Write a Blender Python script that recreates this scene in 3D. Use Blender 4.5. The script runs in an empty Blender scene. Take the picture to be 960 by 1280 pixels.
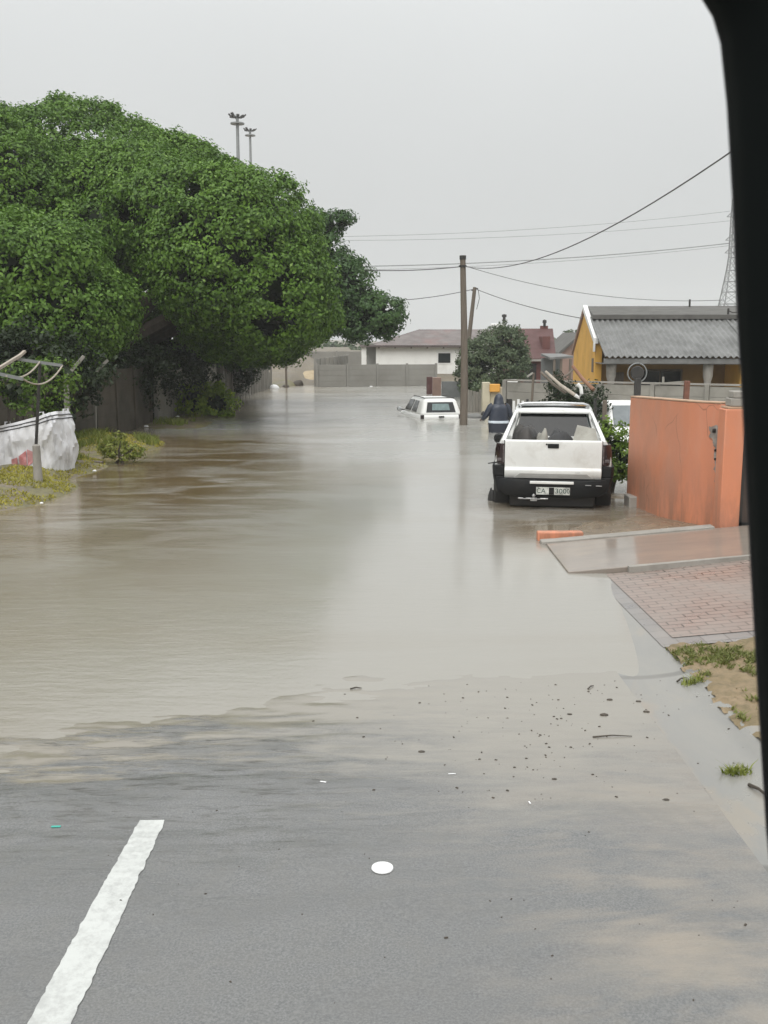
import bpy, bmesh, math, random
import numpy as np
from mathutils import Vector, Matrix, noise as mnoise

R = math.radians
random.seed(7)
rng = np.random.default_rng(11)
scene = bpy.context.scene
COL = scene.collection

# ------------------------------------------------------------------ camera
H = 2.6                       # eye height above the flood level (z = 0)
FPX = 1250.0                  # focal length in pixels of the 960 x 1280 photograph
PITCH = math.atan(215 / FPX)
CP, SP = math.cos(PITCH), math.sin(PITCH)
cam_d = bpy.data.cameras.new('camera')
cam = bpy.data.objects.new('camera', cam_d)
COL.objects.link(cam)
cam.location = (0, 0, H)
cam.rotation_euler = (R(90) - PITCH, 0, 0)
cam_d.sensor_fit = 'VERTICAL'
cam_d.sensor_height = 36
cam_d.lens = 36 * FPX / 1280
cam_d.clip_start = 0.05
cam_d.clip_end = 4000
cam_d.dof.use_dof = True
cam_d.dof.focus_distance = 22
cam_d.dof.aperture_fstop = 14
scene.camera = cam


def ray(px, py):
    cx, cy = (px - 480) / FPX, (640 - py) / FPX
    return Vector((cx, CP + cy * SP, -SP + cy * CP))


def at(px, py, Y):            # the world point seen at a pixel, at distance Y
    d = ray(px, py)
    return Vector((0, 0, H)) + d * (Y / d.y)


def on(px, py, z=0.0):        # the world point seen at a pixel, at height z
    d = ray(px, py)
    return Vector((0, 0, H)) + d * ((z - H) / d.z)


# ------------------------------------------------------------------ terrain
def lerp_tab(tab, x):
    if x <= tab[0][0]:
        return tab[0][1]
    for (a, va), (b, vb) in zip(tab, tab[1:]):
        if x <= b:
            t = (x - a) / (b - a)
            return va + (vb - va) * t
    return tab[-1][1]


def sm(a, b, x):
    t = min(1, max(0, (x - a) / (b - a)))
    return t * t * (3 - 2 * t)


ROADY = [(-20, .5), (0, .154), (7, 0), (16, -.19), (28, -.5), (38, -.68), (58, -.68)]
CROWN = [(-6, -1.2), (-2.4, -1.1), (-.2, -.05), (.8, .25), (1.3, .35), (1.85, .4)]


def road_z(x, y):
    return lerp_tab(ROADY, y - lerp_tab(CROWN, x) * sm(14, 8, y))


def blob(x, y, cx, cy, rx, ry):
    d = ((x - cx) / rx) ** 2 + ((y - cy) / ry) ** 2
    return max(0.0, 1 - d)


def terrain(x, y):
    z = road_z(min(1.85, max(-4.8, x)), y)
    n = mnoise.noise(Vector((x * .7, y * .5, 3.1))) * .5 + mnoise.noise(Vector((x * 2.1, y * 1.6, 9.3))) * .25
    if x < -4.6:                                # left verge: low grassy humps in the water
        t = sm(-4.6, -5.6, x)
        v = -.10 + .03 * n
        v += .34 * blob(x, y, -6.9, 16.9, 1.8, 2.6) + .34 * blob(x, y, -7.2, 20.2, 1.75, 2.4)
        v += .38 * blob(x, y, -7.0, 24.4, 1.75, 2.7) + .16 * blob(x, y, -6.4, 31.4, 2.3, 2.8)
        v += .22 * blob(x, y, -6.6, 35.2, 1.5, 2.2) + .06 * n * (1 if y < 34 else .3)
        v += sm(-7.6, -9.5, x) * .3
        far = sm(37, 46, y)
        v = v * (1 - far) + (-.3 + .3 * blob(x, y, -5.6, 55, 2.2, 6)) * far
        z = z * (1 - t) + v * t
    if x > 1.85:
        kz = z
        zr = road_z(1.85, y)
        dish = -.010 * math.sin(min(1, (x - 1.85) / .38) * math.pi) + .030 * min(1, (x - 1.85) / .45) * sm(6.0, 8.0, y)
        v = zr + dish
        if x > 2.22:
            k = sm(2.22, 2.42, x)
            near = .06 + .05 * (x - 2.3) + .04 * n
            drive = .05 + .085 * max(0, x - 2.35)
            drive = min(drive, .3)
            verge = .085 + .05 * n + .09 * blob(x, y, 4.1, 13.6, 1.6, 1.6) + .1 * blob(x, y, 4.2, 17.0, .9, 1.6)
            w1 = sm(8.0, 8.2, y)
            w2 = sm(12.3, 12.9, y)
            add = near * (1 - w1) + drive * w1 * (1 - w2) + verge * w2
            v = zr * (1 - .45 * w1 * (1 - w2) * sm(2.4, 4.2, x)) + dish * (1 - k) + add * k
        z = v
    if y > 54:
        z = z + sm(57.2, 66, y) * 1.1 + (.7 * sm(55.5, 60, y) if x < -3.2 else 0)
    if abs(x) > 24:
        z += sm(24, 40, abs(x)) * 1.2
    return z


# ------------------------------------------------------------------ object helpers
def tagp(o, label=None, cat=None, group=None, kind=None):
    if label: o['label'] = label
    if cat: o['category'] = cat
    if group: o['group'] = group
    if kind: o['kind'] = kind
    return o


def thing(name, label, cat, loc=(0, 0, 0), rz=0, group=None, kind=None):
    o = bpy.data.objects.new(name, None)
    o.empty_display_size = .2
    COL.objects.link(o)
    o.location = loc
    o.rotation_euler = (0, 0, rz)
    return tagp(o, label, cat, group, kind)


def copy_tree(o, parent=None):
    c = o.copy()
    COL.objects.link(c)
    c.parent = parent
    for ch in list(o.children):
        copy_tree(ch, c)
    return c


class MB:
    def __init__(self):
        self.v, self.f = [], []

    def add(self, vs, fs):
        n = len(self.v)
        self.v += [Vector(p) for p in vs]
        self.f += [tuple(i + n for i in f) for f in fs]
        return self

    def hexa(self, b, t):     # 4 bottom + 4 top points
        return self.add(list(b) + list(t), [(3, 2, 1, 0), (4, 5, 6, 7), (0, 1, 5, 4), (1, 2, 6, 5), (2, 3, 7, 6), (3, 0, 4, 7)])

    def box(self, x0, x1, y0, y1, z0, z1):
        return self.hexa([(x0, y0, z0), (x1, y0, z0), (x1, y1, z0), (x0, y1, z0)],
                         [(x0, y0, z1), (x1, y0, z1), (x1, y1, z1), (x0, y1, z1)])

    def bar(self, a, b, w, h=None, up=(0, 0, 1)):      # square bar from a to b
        a, b = Vector(a), Vector(b)
        h = h or w
        d = (b - a).normalized()
        s = d.cross(Vector(up))
        if s.length < 1e-3: s = d.cross(Vector((0, 1, 0)))
        s.normalize()
        u = s.cross(d)
        q = [s * w / 2 * i + u * h / 2 * j for i, j in ((-1, -1), (1, -1), (1, 1), (-1, 1))]
        return self.hexa([a + p for p in q], [b + p for p in q])

    def tube(self, pts, rad, n=8, cap=True):
        pts = [Vector(p) for p in pts]
        if not hasattr(rad, '__len__'): rad = [rad] * len(pts)
        rings = []
        ref = Vector((0, 0, 1))
        for i, p in enumerate(pts):
            d = (pts[min(i + 1, len(pts) - 1)] - pts[max(i - 1, 0)]).normalized()
            if abs(d.dot(ref)) > .95: ref = Vector((1, 0, 0)) if abs(d.x) < .9 else Vector((0, 1, 0))
            s = d.cross(ref).normalized()
            u = s.cross(d)
            rings.append([p + (s * math.cos(k * 2 * math.pi / n) + u * math.sin(k * 2 * math.pi / n)) * rad[i] for k in range(n)])
        return self.loft(rings, cap)

    def loft(self, rings, cap=True, closed=True):
        n = len(rings[0])
        vs = [p for r in rings for p in r]
        fs = []
        for i in range(len(rings) - 1):
            for k in range(n if closed else n - 1):
                a, b = i * n + k, i * n + (k + 1) % n
                fs.append((a, b, b + n, a + n))
        if cap:
            fs.append(tuple(range(n - 1, -1, -1)))
            fs.append(tuple((len(rings) - 1) * n + k for k in range(n)))
        return self.add(vs, fs)

    def lathe(self, prof, c=(0, 0, 0), n=20, axis='z'):    # prof: (r, h)
        rings = []
        c = Vector(c)
        for r, h in prof:
            ring = []
            for k in range(n):
                a = k * 2 * math.pi / n
                x, y = r * math.cos(a), r * math.sin(a)
                ring.append(c + (Vector((x, y, h)) if axis == 'z' else Vector((h, x, y)) if axis == 'x' else Vector((y, h, x))))
            rings.append(ring)
        return self.loft(rings)

    def extrude(self, poly, d):                 # closed polygon swept along d
        poly = [Vector(p) for p in poly]
        d = Vector(d)
        return self.loft([poly, [p + d for p in poly]])

    def panel(self, q, u0, u1, v0, v1, off=.004, th=.012):   # slab laid on a quad (bl, br, tr, tl)
        q = [Vector(p) for p in q]
        nrm = (q[1] - q[0]).cross(q[3] - q[0]).normalized()

        def p(u, v):
            return q[0].lerp(q[1], u).lerp(q[3].lerp(q[2], u), v)
        c = [p(u0, v0), p(u1, v0), p(u1, v1), p(u0, v1)]
        return self.hexa([x + nrm * (off - th) for x in c], [x + nrm * off for x in c])

    def build(self, name, m=None, parent=None, world=False, bevel=0, seg=2, smooth=False, loc=None, auto=None, sub=0):
        me = bpy.data.meshes.new(name)
        off = parent.location if (world and parent is not None) else Vector((0, 0, 0))
        if loc is not None: off = Vector(loc)
        me.from_pydata([tuple(p - off) for p in self.v], [], self.f)
        me.validate()
        bm = bmesh.new(); bm.from_mesh(me)
        bmesh.ops.recalc_face_normals(bm, faces=bm.faces)
        bm.to_mesh(me); bm.free()
        o = bpy.data.objects.new(name, me)
        COL.objects.link(o)
        if parent is not None: o.parent = parent
        if loc is not None: o.location = loc
        if m is not None: me.materials.append(m)
        if bevel:
            b = o.modifiers.new('bevel', 'BEVEL')
            b.width = bevel; b.segments = seg; b.limit_method = 'ANGLE'; b.angle_limit = R(35)
        if sub:
            s = o.modifiers.new('sub', 'SUBSURF'); s.levels = sub; s.render_levels = sub
        if smooth or sub or bevel:
            for p in me.polygons: p.use_smooth = True
            if not sub:
                me.set_sharp_from_angle(angle=R(auto or 40))
        return o


def np_mesh(name, verts, quads, m, parent=None, smooth=False):
    me = bpy.data.meshes.new(name)
    nv, nq = len(verts), len(quads)
    me.vertices.add(nv)
    me.vertices.foreach_set('co', np.asarray(verts, np.float32).ravel())
    me.loops.add(nq * 4)
    me.loops.foreach_set('vertex_index', np.asarray(quads, np.int32).ravel())
    me.polygons.add(nq)
    me.polygons.foreach_set('loop_start', np.arange(0, nq * 4, 4, dtype=np.int32))
    me.polygons.foreach_set('loop_total', np.full(nq, 4, np.int32))
    if smooth: me.polygons.foreach_set('use_smooth', np.ones(nq, bool))
    me.update(); me.validate()
    me.materials.append(m)
    o = bpy.data.objects.new(name, me)
    COL.objects.link(o)
    if parent is not None: o.parent = parent
    return o


# ------------------------------------------------------------------ materials
class NT:
    def __init__(self, name):
        self.m = bpy.data.materials.new(name)
        self.m.use_nodes = True
        self.t = self.m.node_tree
        self.b = self.t.nodes['Principled BSDF']
        self.out = self.t.nodes['Material Output']

    def n(self, typ, **kw):
        nd = self.t.nodes.new(typ)
        for k, v in kw.items():
            if k.startswith('i_'):
                key = k[2:]
                nd.inputs[int(key) if key.isdigit() else key.replace('_', ' ')].default_value = v
            else: setattr(nd, k, v)
        return nd

    def l(self, a, b): self.t.links.new(a, b)

    def pos(self, sc=(1, 1, 1), obj=False):
        if obj: src = self.n('ShaderNodeTexCoord').outputs['Object']
        else: src = self.n('ShaderNodeNewGeometry').outputs['Position']
        mp = self.n('ShaderNodeMapping')
        mp.inputs['Scale'].default_value = sc
        self.l(src, mp.inputs['Vector'])
        return mp.outputs[0]

    def noise(self, vec, scale=1, detail=4, rough=.55, dist=0):
        nd = self.n('ShaderNodeTexNoise')
        nd.inputs['Scale'].default_value = scale
        nd.inputs['Detail'].default_value = detail
        nd.inputs['Roughness'].default_value = rough
        nd.inputs['Distortion'].default_value = dist
        self.l(vec, nd.inputs['Vector'])
        return nd.outputs[0]

    def ramp(self, f, stops):
        nd = self.n('ShaderNodeValToRGB')
        el = nd.color_ramp.elements
        while len(el) < len(stops): el.new(.5)
        for e, (p, c) in zip(el, stops):
            e.position = p
            e.color = (c, c, c, 1) if not hasattr(c, '__len__') else tuple(c) + (1,) if len(c) == 3 else c
        self.l(f, nd.inputs[0])
        return nd.outputs[0]

    def rng(self, f, a, b, c, d):
        nd = self.n('ShaderNodeMapRange')
        for k, v in zip((1, 2, 3, 4), (a, b, c, d)): nd.inputs[k].default_value = v
        self.l(f, nd.inputs[0])
        return nd.outputs[0]

    def math(self, op, a, b=None, clamp=False):
        nd = self.n('ShaderNodeMath', operation=op, use_clamp=clamp)
        for i, x in enumerate((a, b)):
            if x is None: continue
            if isinstance(x, (int, float)): nd.inputs[i].default_value = x
            else: self.l(x, nd.inputs[i])
        return nd.outputs[0]

    def mix(self, f, a, b, mode='MIX'):
        nd = self.n('ShaderNodeMix', data_type='RGBA', blend_type=mode)
        for s, x in ((nd.inputs[0], f), (nd.inputs[6], a), (nd.inputs[7], b)):
            if isinstance(x, (int, float)): s.default_value = x
            elif isinstance(x, (tuple, list)): s.default_value = tuple(x)[:3] + (1,)
            else: self.l(x, s)
        return nd.outputs[2]

    def xyz(self):
        s = self.n('ShaderNodeSeparateXYZ')
        self.l(self.n('ShaderNodeNewGeometry').outputs['Position'], s.inputs[0])
        return s.outputs

    def bump(self, h, strength=.3, dist=.01, prev=None):
        nd = self.n('ShaderNodeBump')
        nd.inputs['Strength'].default_value = strength
        nd.inputs['Distance'].default_value = dist
        self.l(h, nd.inputs['Height'])
        if prev is not None: self.l(prev, nd.inputs['Normal'])
        return nd.outputs[0]

    def set(self, **kw):
        for k, v in kw.items():
            s = self.b.inputs[k.replace('_', ' ')]
            if isinstance(v, (int, float)): s.default_value = v
            elif isinstance(v, (tuple, list)): s.default_value = tuple(v)[:3] + (1,)
            else: self.l(v, s)
        return self.m


def pm(name, c1, c2=None, scale=3, rough=.6, bump=0, bscale=20, metal=0, spec=.5, dirt=None, dscale=1.2, damt=.5, coat=0, stretch=(1, 1, 1), rvar=.1):
    t = NT(name)
    p = t.pos(stretch)
    c2 = c2 or tuple(x * .8 for x in c1)
    n1 = t.noise(p, scale, 5, .6)
    col = t.mix(t.rng(n1, .3, .7, 0, 1), c1, c2)
    if dirt:
        nd = t.noise(p, dscale, 6, .65, .4)
        col = t.mix(t.rng(nd, .5, .72, 0, damt), col, dirt)
    kw = dict(Base_Color=col, Roughness=t.rng(n1, .3, .7, max(.02, rough - rvar), min(1, rough + rvar)), Metallic=metal, Specular_IOR_Level=spec)
    if bump:
        kw['Normal'] = t.bump(t.noise(p, bscale, 4, .6), bump, .01)
    if coat: kw['Coat_Weight'] = coat; kw['Coat_Roughness'] = .08
    return t.set(**kw)


def leaf_mat(name, dark, light, tip=None, rough=.42, trans=.25):
    t = NT(name)
    g = t.n('ShaderNodeNewGeometry')
    r = g.outputs['Random Per Island']
    p = t.pos()
    n1 = t.noise(p, .55, 3)
    n3 = t.noise(p, 2.2, 3)
    f = t.math('ADD', t.math('ADD', t.math('MULTIPLY', r, .28), t.rng(n3, .3, .7, 0, .35)), t.rng(n1, .3, .7, 0, .4))
    col = t.mix(f, dark, light)
    if tip:
        col = t.mix(t.rng(r, .9, 1, 0, .6), col, tip)
    t.set(Base_Color=col, Roughness=rough, Specular_IOR_Level=.28)
    tr = t.n('ShaderNodeBsdfTranslucent')
    t.l(col, tr.inputs[0])
    mx = t.n('ShaderNodeMixShader')
    mx.inputs[0].default_value = trans
    t.l(t.b.outputs[0], mx.inputs[1]); t.l(tr.outputs[0], mx.inputs[2]); t.l(mx.outputs[0], t.out.inputs[0])
    return t.m


def glass_mat(name, tint, amount=.5, rough=.03):
    t = NT(name)
    t.set(Base_Color=(.01, .012, .013), Roughness=rough, Specular_IOR_Level=.5)
    tr = t.n('ShaderNodeBsdfTransparent')
    tr.inputs[0].default_value = tuple(tint) + (1,)
    mx = t.n('ShaderNodeMixShader')
    mx.inputs[0].default_value = amount
    t.l(t.b.outputs[0], mx.inputs[1]); t.l(tr.outputs[0], mx.inputs[2]); t.l(mx.outputs[0], t.out.inputs[0])
    return t.m


M = {}
M['white_paint'] = pm('white_paint', (.74, .75, .73), (.66, .67, .65), 2, .3, coat=.6, dirt=(.42, .39, .34), dscale=3.5, damt=.4)
M['white_far'] = pm('white_far', (.78, .78, .76), (.72, .72, .7), 2, .4)
M['black_plastic'] = pm('black_plastic', (.008, .009, .010), (.013, .013, .013), 6, .6, bump=.05, bscale=80, dirt=(.05, .045, .035), damt=.3, spec=.22)
M['black_glossy'] = pm('black_glossy', (.012, .012, .014), None, 4, .12)
M['rubber'] = pm('rubber', (.015, .015, .015), (.03, .028, .025), 8, .75)
M['chrome'] = pm('chrome', (.42, .42, .41), (.3, .3, .3), 5, .35, metal=.7)
M['silver'] = pm('silver', (.6, .61, .62), None, 5, .35, metal=.6)
M['dark_glass'] = pm('dark_glass', (.012, .016, .017), (.02, .024, .025), 3, .06)
M['cab_glass'] = glass_mat('cab_glass', (.14, .15, .15), .30)
M['clear_glass'] = glass_mat('clear_glass', (.62, .7, .7), .7)
M['seat_fabric'] = pm('seat_fabric', (.03, .03, .032), (.045, .045, .045), 10, .85)
M['lamp_dark'] = pm('lamp_dark', (.016, .010, .010), (.03, .014, .014), 9, .15)
M['lamp_clear'] = pm('lamp_clear', (.16, .15, .15), (.05, .03, .03), 18, .15)
M['plate'] = pm('plate', (.68, .7, .66), (.45, .46, .43), 14, .45, dirt=(.08, .08, .07), dscale=9, damt=.9)
M['plate_ink'] = pm('plate_ink', (.02, .06, .045), None, 6, .5)
M['tail_grey'] = pm('tail_grey', (.42, .42, .4), None, 6, .4)
M['asbestos'] = pm('asbestos', (.20, .20, .195), (.125, .125, .12), 1.6, .6, dirt=(.075, .075, .07), dscale=1.5, damt=.6, bump=.1)
M['asbestos_ridge'] = pm('asbestos_ridge', (.115, .11, .10), (.085, .082, .075), 2, .75, dirt=(.08, .08, .07), damt=.6, stretch=(1, 3, 1))
M['maroon_roof'] = pm('maroon_roof', (.10, .04, .036), (.075, .032, .03), 2, .7, dirt=(.07, .035, .03), damt=.5)
M['grey_roof'] = pm('grey_roof', (.17, .148, .14), (.125, .105, .10), 1.4, .7, dirt=(.2, .1, .09), dscale=.5, damt=.8)
M['white_wall'] = pm('white_wall', (.84, .84, .81), (.78, .78, .75), 1.2, .75, dirt=(.5, .48, .44), dscale=.9, damt=.4, bump=.1)
M['veranda_shade_wall'] = pm('veranda_shade_wall', (.36, .225, .085), (.26, .165, .07), 1.3, .8, dirt=(.1, .07, .04), damt=.5)  # yellow wall with the veranda's shade put into its colour
M['yellow_wall'] = pm('yellow_wall', (.74, .42, .085), (.64, .36, .075), 1.1, .75, dirt=(.4, .22, .07), damt=.45, bump=.15)
M['orange_wall'] = None
M['cream_wall'] = pm('cream_wall', (.58, .53, .40), (.48, .44, .33), 1.5, .8, dirt=(.3, .27, .2), damt=.6)
M['amber'] = pm('amber', (.75, .38, .07), None, 3, .6)
M['brown_wall'] = pm('brown_wall', (.16, .06, .05), (.11, .045, .04), 2, .75)
M['pink_wall'] = pm('pink_wall', (.30, .20, .16), (.24, .165, .135), 2, .8)
M['concrete'] = pm('concrete', (.33, .31, .28), (.24, .225, .2), 1.6, .75, bump=.25, bscale=30, dirt=(.14, .13, .11), dscale=1.4, damt=.7)
M['precast'] = pm('precast', (.30, .285, .25), (.21, .2, .175), 1.1, .8, bump=.3, bscale=14, dirt=(.12, .115, .095), dscale=.8, damt=.7)
M['precast_far'] = pm('precast_far', (.27, .262, .235), (.22, .21, .19), .7, .8, bump=.2, bscale=10, dirt=(.16, .15, .13), dscale=.5, damt=.5)
M['fence_brown'] = pm('fence_brown', (.085, .07, .052), (.05, .044, .034), 1.2, .85, bump=.3, bscale=16, dirt=(.05, .05, .035), dscale=1.2, damt=.7)
M['paling'] = pm('paling', (.27, .255, .225), (.17, .16, .14), 3, .8, stretch=(6, 6, .6), dirt=(.1, .1, .08), damt=.6)
M['timber'] = pm('timber', (.17, .14, .11), (.11, .09, .07), 3, .8, stretch=(8, 8, .7), bump=.3, bscale=12)
M['timber_pale'] = pm('timber_pale', (.42, .37, .31), (.3, .26, .21), 3, .75, stretch=(6, 6, 1))
M['timber_red'] = pm('timber_red', (.28, .15, .09), (.2, .1, .06), 3, .8)
M['steel_dark'] = pm('steel_dark', (.03, .03, .03), (.05, .045, .04), 6, .5, metal=.3)
M['steel_grey'] = pm('steel_grey', (.26, .27, .27), (.2, .21, .21), 3, .5, metal=.4)
M['steel_rust'] = pm('steel_rust', (.12, .05, .03), (.2, .08, .05), 6, .8)
M['wire'] = pm('wire', (.11, .11, .11), None, 3, .5)
M['bark'] = pm('bark', (.075, .06, .045), (.045, .036, .028), 2.5, .85, stretch=(3, 3, .6), bump=.6, bscale=10)
M['navy'] = pm('navy', (.042, .050, .072), (.026, .032, .048), 5, .38, bump=.25, bscale=9)
M['navy_dark'] = pm('navy_dark', (.018, .022, .035), (.028, .032, .045), 5, .5, bump=.25, bscale=9)
M['reflective'] = pm('reflective', (.62, .68, .74), (.5, .55, .6), 6, .35)
M['skin'] = pm('skin', (.14, .075, .05), (.11, .06, .04), 6, .5)
M['shrub_leaf'] = leaf_mat('shrub_leaf', (.06, .12, .02), (.20, .30, .04), (.36, .40, .08))
M['creeper_leaf'] = leaf_mat('creeper_leaf', (.04, .085, .015), (.14, .24, .03), (.24, .32, .05))
M['bush_leaf'] = leaf_mat('bush_leaf', (.09, .17, .02), (.34, .46, .05), (.6, .62, .08))
M['tree_leaf'] = leaf_mat('tree_leaf', (.040, .095, .014), (.165, .30, .036), (.25, .38, .08))
M['tree_leaf_far'] = leaf_mat('tree_leaf_far', (.030, .072, .022), (.095, .175, .05))
M['hazy_leaf'] = leaf_mat('hazy_leaf', (.065, .10, .05), (.145, .185, .10), (.2, .22, .14))  # pale grey green, distance haze put into the leaf colour
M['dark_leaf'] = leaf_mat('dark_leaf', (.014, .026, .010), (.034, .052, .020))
M['grass_blade'] = leaf_mat('grass_blade', (.09, .14, .02), (.26, .28, .06), (.42, .36, .13))
M['grass_verge'] = leaf_mat('grass_verge', (.09, .12, .03), (.21, .22, .06), (.34, .28, .12))
M['grass_yellow'] = leaf_mat('grass_yellow', (.24, .23, .04), (.48, .42, .07), (.22, .27, .05))
M['bag'] = pm('bag', (.74, .74, .76), (.6, .6, .62), 2.5, .6, bump=1, bscale=6, dirt=(.36, .35, .34), dscale=4.5, damt=.7, stretch=(1, 1, .45))
M['bag_red'] = pm('bag_red', (.46, .15, .15), (.55, .30, .30), 9, .6)
M['bag_black'] = pm('bag_black', (.04, .04, .045), None, 5, .6)
M['plastic_white'] = pm('plastic_white', (.82, .82, .82), (.76, .76, .76), 5, .4)
M['teal'] = pm('teal', (.05, .42, .34), None, 5, .5)
M['litter_dark'] = pm('litter_dark', (.035, .028, .02), (.07, .055, .04), 12, .7)
M['rubbish'] = pm('rubbish', (.55, .53, .5), (.2, .18, .15), 2.5, .7)
M['sheet'] = pm('sheet', (.34, .33, .29), (.24, .23, .2), 6, .7)
M['tarp'] = pm('tarp', (.19, .19, .18), (.12, .12, .115), 4, .6, bump=.3)
M['gloss_black_near'] = pm('vehicle_black', (.004, .006, .006), (.006, .008, .008), 9, .7, spec=.08)
M['pillar_seal'] = pm('vehicle_seal', (.02, .02, .024), None, 9, .45, spec=.3)
SKY_LO, SKY_HI, SUN_E, EXPO = .68, 2.6, 1.5, 0.0
# ------------------------------------------------------------------ ground materials
def road_material():
    t = NT('wet_asphalt')
    X, Y, Z = t.xyz()
    streak = t.noise(t.pos((.55, 2.0, 1)), 1.1, 6, .62, .6)
    patch = t.noise(t.pos((.8, 1.1, 1)), .9, 5, .6, .8)
    fine = t.noise(t.pos(), 95, 3, .7)
    mid = t.noise(t.pos(), 9, 4, .6)
    asphalt = t.mix(t.rng(fine, .38, .66, 0, 1), (.110, .111, .111), (.180, .180, .176))
    asphalt = t.mix(t.rng(mid, .4, .7, 0, .45), asphalt, (.15, .146, .136))
    grit = t.n('ShaderNodeTexVoronoi', feature='F1')
    grit.inputs['Scale'].default_value = 70
    t.l(t.pos(), grit.inputs['Vector'])
    asphalt = t.mix(t.math('MULTIPLY', t.rng(grit.outputs['Distance'], .05, .17, 1, 0), t.rng(mid, .45, .65, 0, .5)), asphalt, (.34, .32, .29))
    # silt washed over the right-hand side and the water's edge
    bias = t.math('ADD', t.rng(X, -.4, 2.0, -.12, .16), t.rng(Z, .07, .0, 0, .16))
    s = t.rng(t.math('ADD', t.math('ADD', t.math('MULTIPLY', streak, .55), t.math('MULTIPLY', patch, .45)), bias), .54, .74, 0, 1)
    col = t.mix(t.math('MULTIPLY', s, .85), asphalt, t.mix(t.rng(streak, .3, .7, 0, 1), (.285, .25, .205), (.235, .215, .185)))
    # dark lines of wet grit left by the retreating water, towards the near left
    ln = t.noise(t.pos((2.6, 16, 1)), 1.5, 6, .72, .6)
    band = t.math('MULTIPLY', t.rng(X, .6, -.8, 0, 1), t.math('MULTIPLY', t.rng(Y, 4.2, 5.4, 0, 1), t.rng(Y, 6.9, 6.3, 0, 1)))
    col = t.mix(t.math('MULTIPLY', t.math('MULTIPLY', t.rng(ln, .52, .62, 0, .95), band), t.rng(mid, .3, .6, .3, 1)), col, (.055, .052, .045))
    # tan sand fans washed across the right-hand side
    fan = t.noise(t.pos((.45, 1.3, 1)), 1.15, 5, .62, .8)
    fs = t.math('MULTIPLY', t.rng(fan, .53, .66, 0, 1), t.math('MULTIPLY', t.rng(X, .1, 1.2, 0, 1), t.rng(Z, .03, .06, 0, 1)))
    col = t.mix(t.math('MULTIPLY', fs, .7), col, (.285, .245, .195))
    # a film of the same muddy water creeping up from the edge, wide on the right
    reach = t.rng(X, -1.4, .6, .010, .050)
    fl = t.noise(t.pos((1.1, 5.0, 1)), 1.7, 7, .7, .5)
    film = t.rng(t.math('DIVIDE', t.math('ADD', Z, t.rng(fl, .3, .7, -.015, .015)), reach), .25, 1.15, 1, 0)
    col = t.mix(t.math('MULTIPLY', film, .93), col, t.mix(t.rng(X, -4, .6, .1, .95), (.200, .172, .128), (.262, .246, .212)))
    wetn = t.rng(t.noise(t.pos((.6, 1.6, 1)), 1.4, 4), .40, .58, .06, .34)
    rough = t.math('ADD', t.math('MULTIPLY', wetn, t.rng(film, 0, 1, 1, 0)), t.math('MULTIPLY', film, .10))
    dry = t.rng(film, 0, 1, 1, .05)
    dry = t.math('MULTIPLY', dry, t.rng(wetn, .06, .34, .25, 1))
    b1 = t.bump(t.math('MULTIPLY', fine, dry), .14, .005)
    b2 = t.bump(t.math('MULTIPLY', ln, dry), .18, .02, b1)
    return t.set(Base_Color=col, Roughness=rough, Specular_IOR_Level=t.rng(film, 0, 1, .5, .62), Normal=b2)


def water_material():
    t = NT('flood_water')
    X, Y, Z = t.xyz()
    silt = t.noise(t.pos((.5, .8, 1)), .35, 4, .6, .6)
    mud_light_noise = t.noise(t.pos((.55, 1.3, 1)), .9, 6, .66, .9)
    f = t.math('ADD', t.rng(silt, .3, .7, -.25, .25), t.rng(X, -5, -.3, .3, 1), clamp=True)
    col = t.mix(f, (.220, .182, .128), (.318, .310, .282))
    col = t.mix(t.rng(Y, 6.5, 15, .8, 0), col, t.mix(f, (.205, .172, .128), (.262, .246, .212)))
    # brown shallows on the left, the tree's shade and reflection painted into the colour
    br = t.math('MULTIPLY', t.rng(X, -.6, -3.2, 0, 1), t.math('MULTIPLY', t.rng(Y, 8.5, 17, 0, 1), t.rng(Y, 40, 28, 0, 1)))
    br = t.math('MULTIPLY', br, t.rng(mud_light_noise, .40, .56, .15, 1))
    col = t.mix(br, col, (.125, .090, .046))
    mud = t.math('MULTIPLY', t.math('MULTIPLY', t.rng(X, 1.0, 2.0, 0, 1), t.rng(mud_light_noise, .35, .55, .35, 1)), t.math('MULTIPLY', t.rng(Y, 11.8, 13.2, 0, 1), t.rng(Y, 19, 16, 0, 1)))
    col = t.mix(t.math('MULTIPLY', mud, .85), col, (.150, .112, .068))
    # sky reflection of ruffled water painted pale in front of the shaded fence
    pale = t.math('MULTIPLY', t.math('MULTIPLY', t.rng(X, -7.4, -6.4, 0, 1), t.rng(X, -1.4, -4.2, 0, 1)), t.math('MULTIPLY', t.rng(Y, 27, 29.5, 0, 1), t.rng(Y, 34.5, 32, 0, 1)))
    pale = t.math('MULTIPLY', pale, t.rng(mud_light_noise, .3, .6, .5, 1))
    col = t.mix(pale, col, (.36, .36, .34))
    # wind- and rain-ruffled patches
    gust = t.noise(t.pos((.35, .9, 1)), .42, 4, .6, .5)
    rip = t.noise(t.pos((.8, 2.6, 1)), 3.0, 5, .62, .3)
    rain = t.noise(t.pos(), 15, 3, .6)
    g = t.rng(gust, .42, .64, .25, 1)
    calm = t.rng(Y, 12, 30, 1, .0)
    b1 = t.bump(t.math('MULTIPLY', t.math('MULTIPLY', rip, t.rng(X, -4.2, -.8, 1, .3)), calm), .22, .035)
    b2 = t.bump(t.math('MULTIPLY', rain, calm), .14, .008, b1)
    rough = t.math('ADD', t.math('MULTIPLY', g, .10), t.rng(Y, 12, 34, .08, .15))
    t.set(Base_Color=col, Roughness=rough, IOR=1.5, Specular_IOR_Level=.5, Normal=b2)
    return t.m


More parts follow.
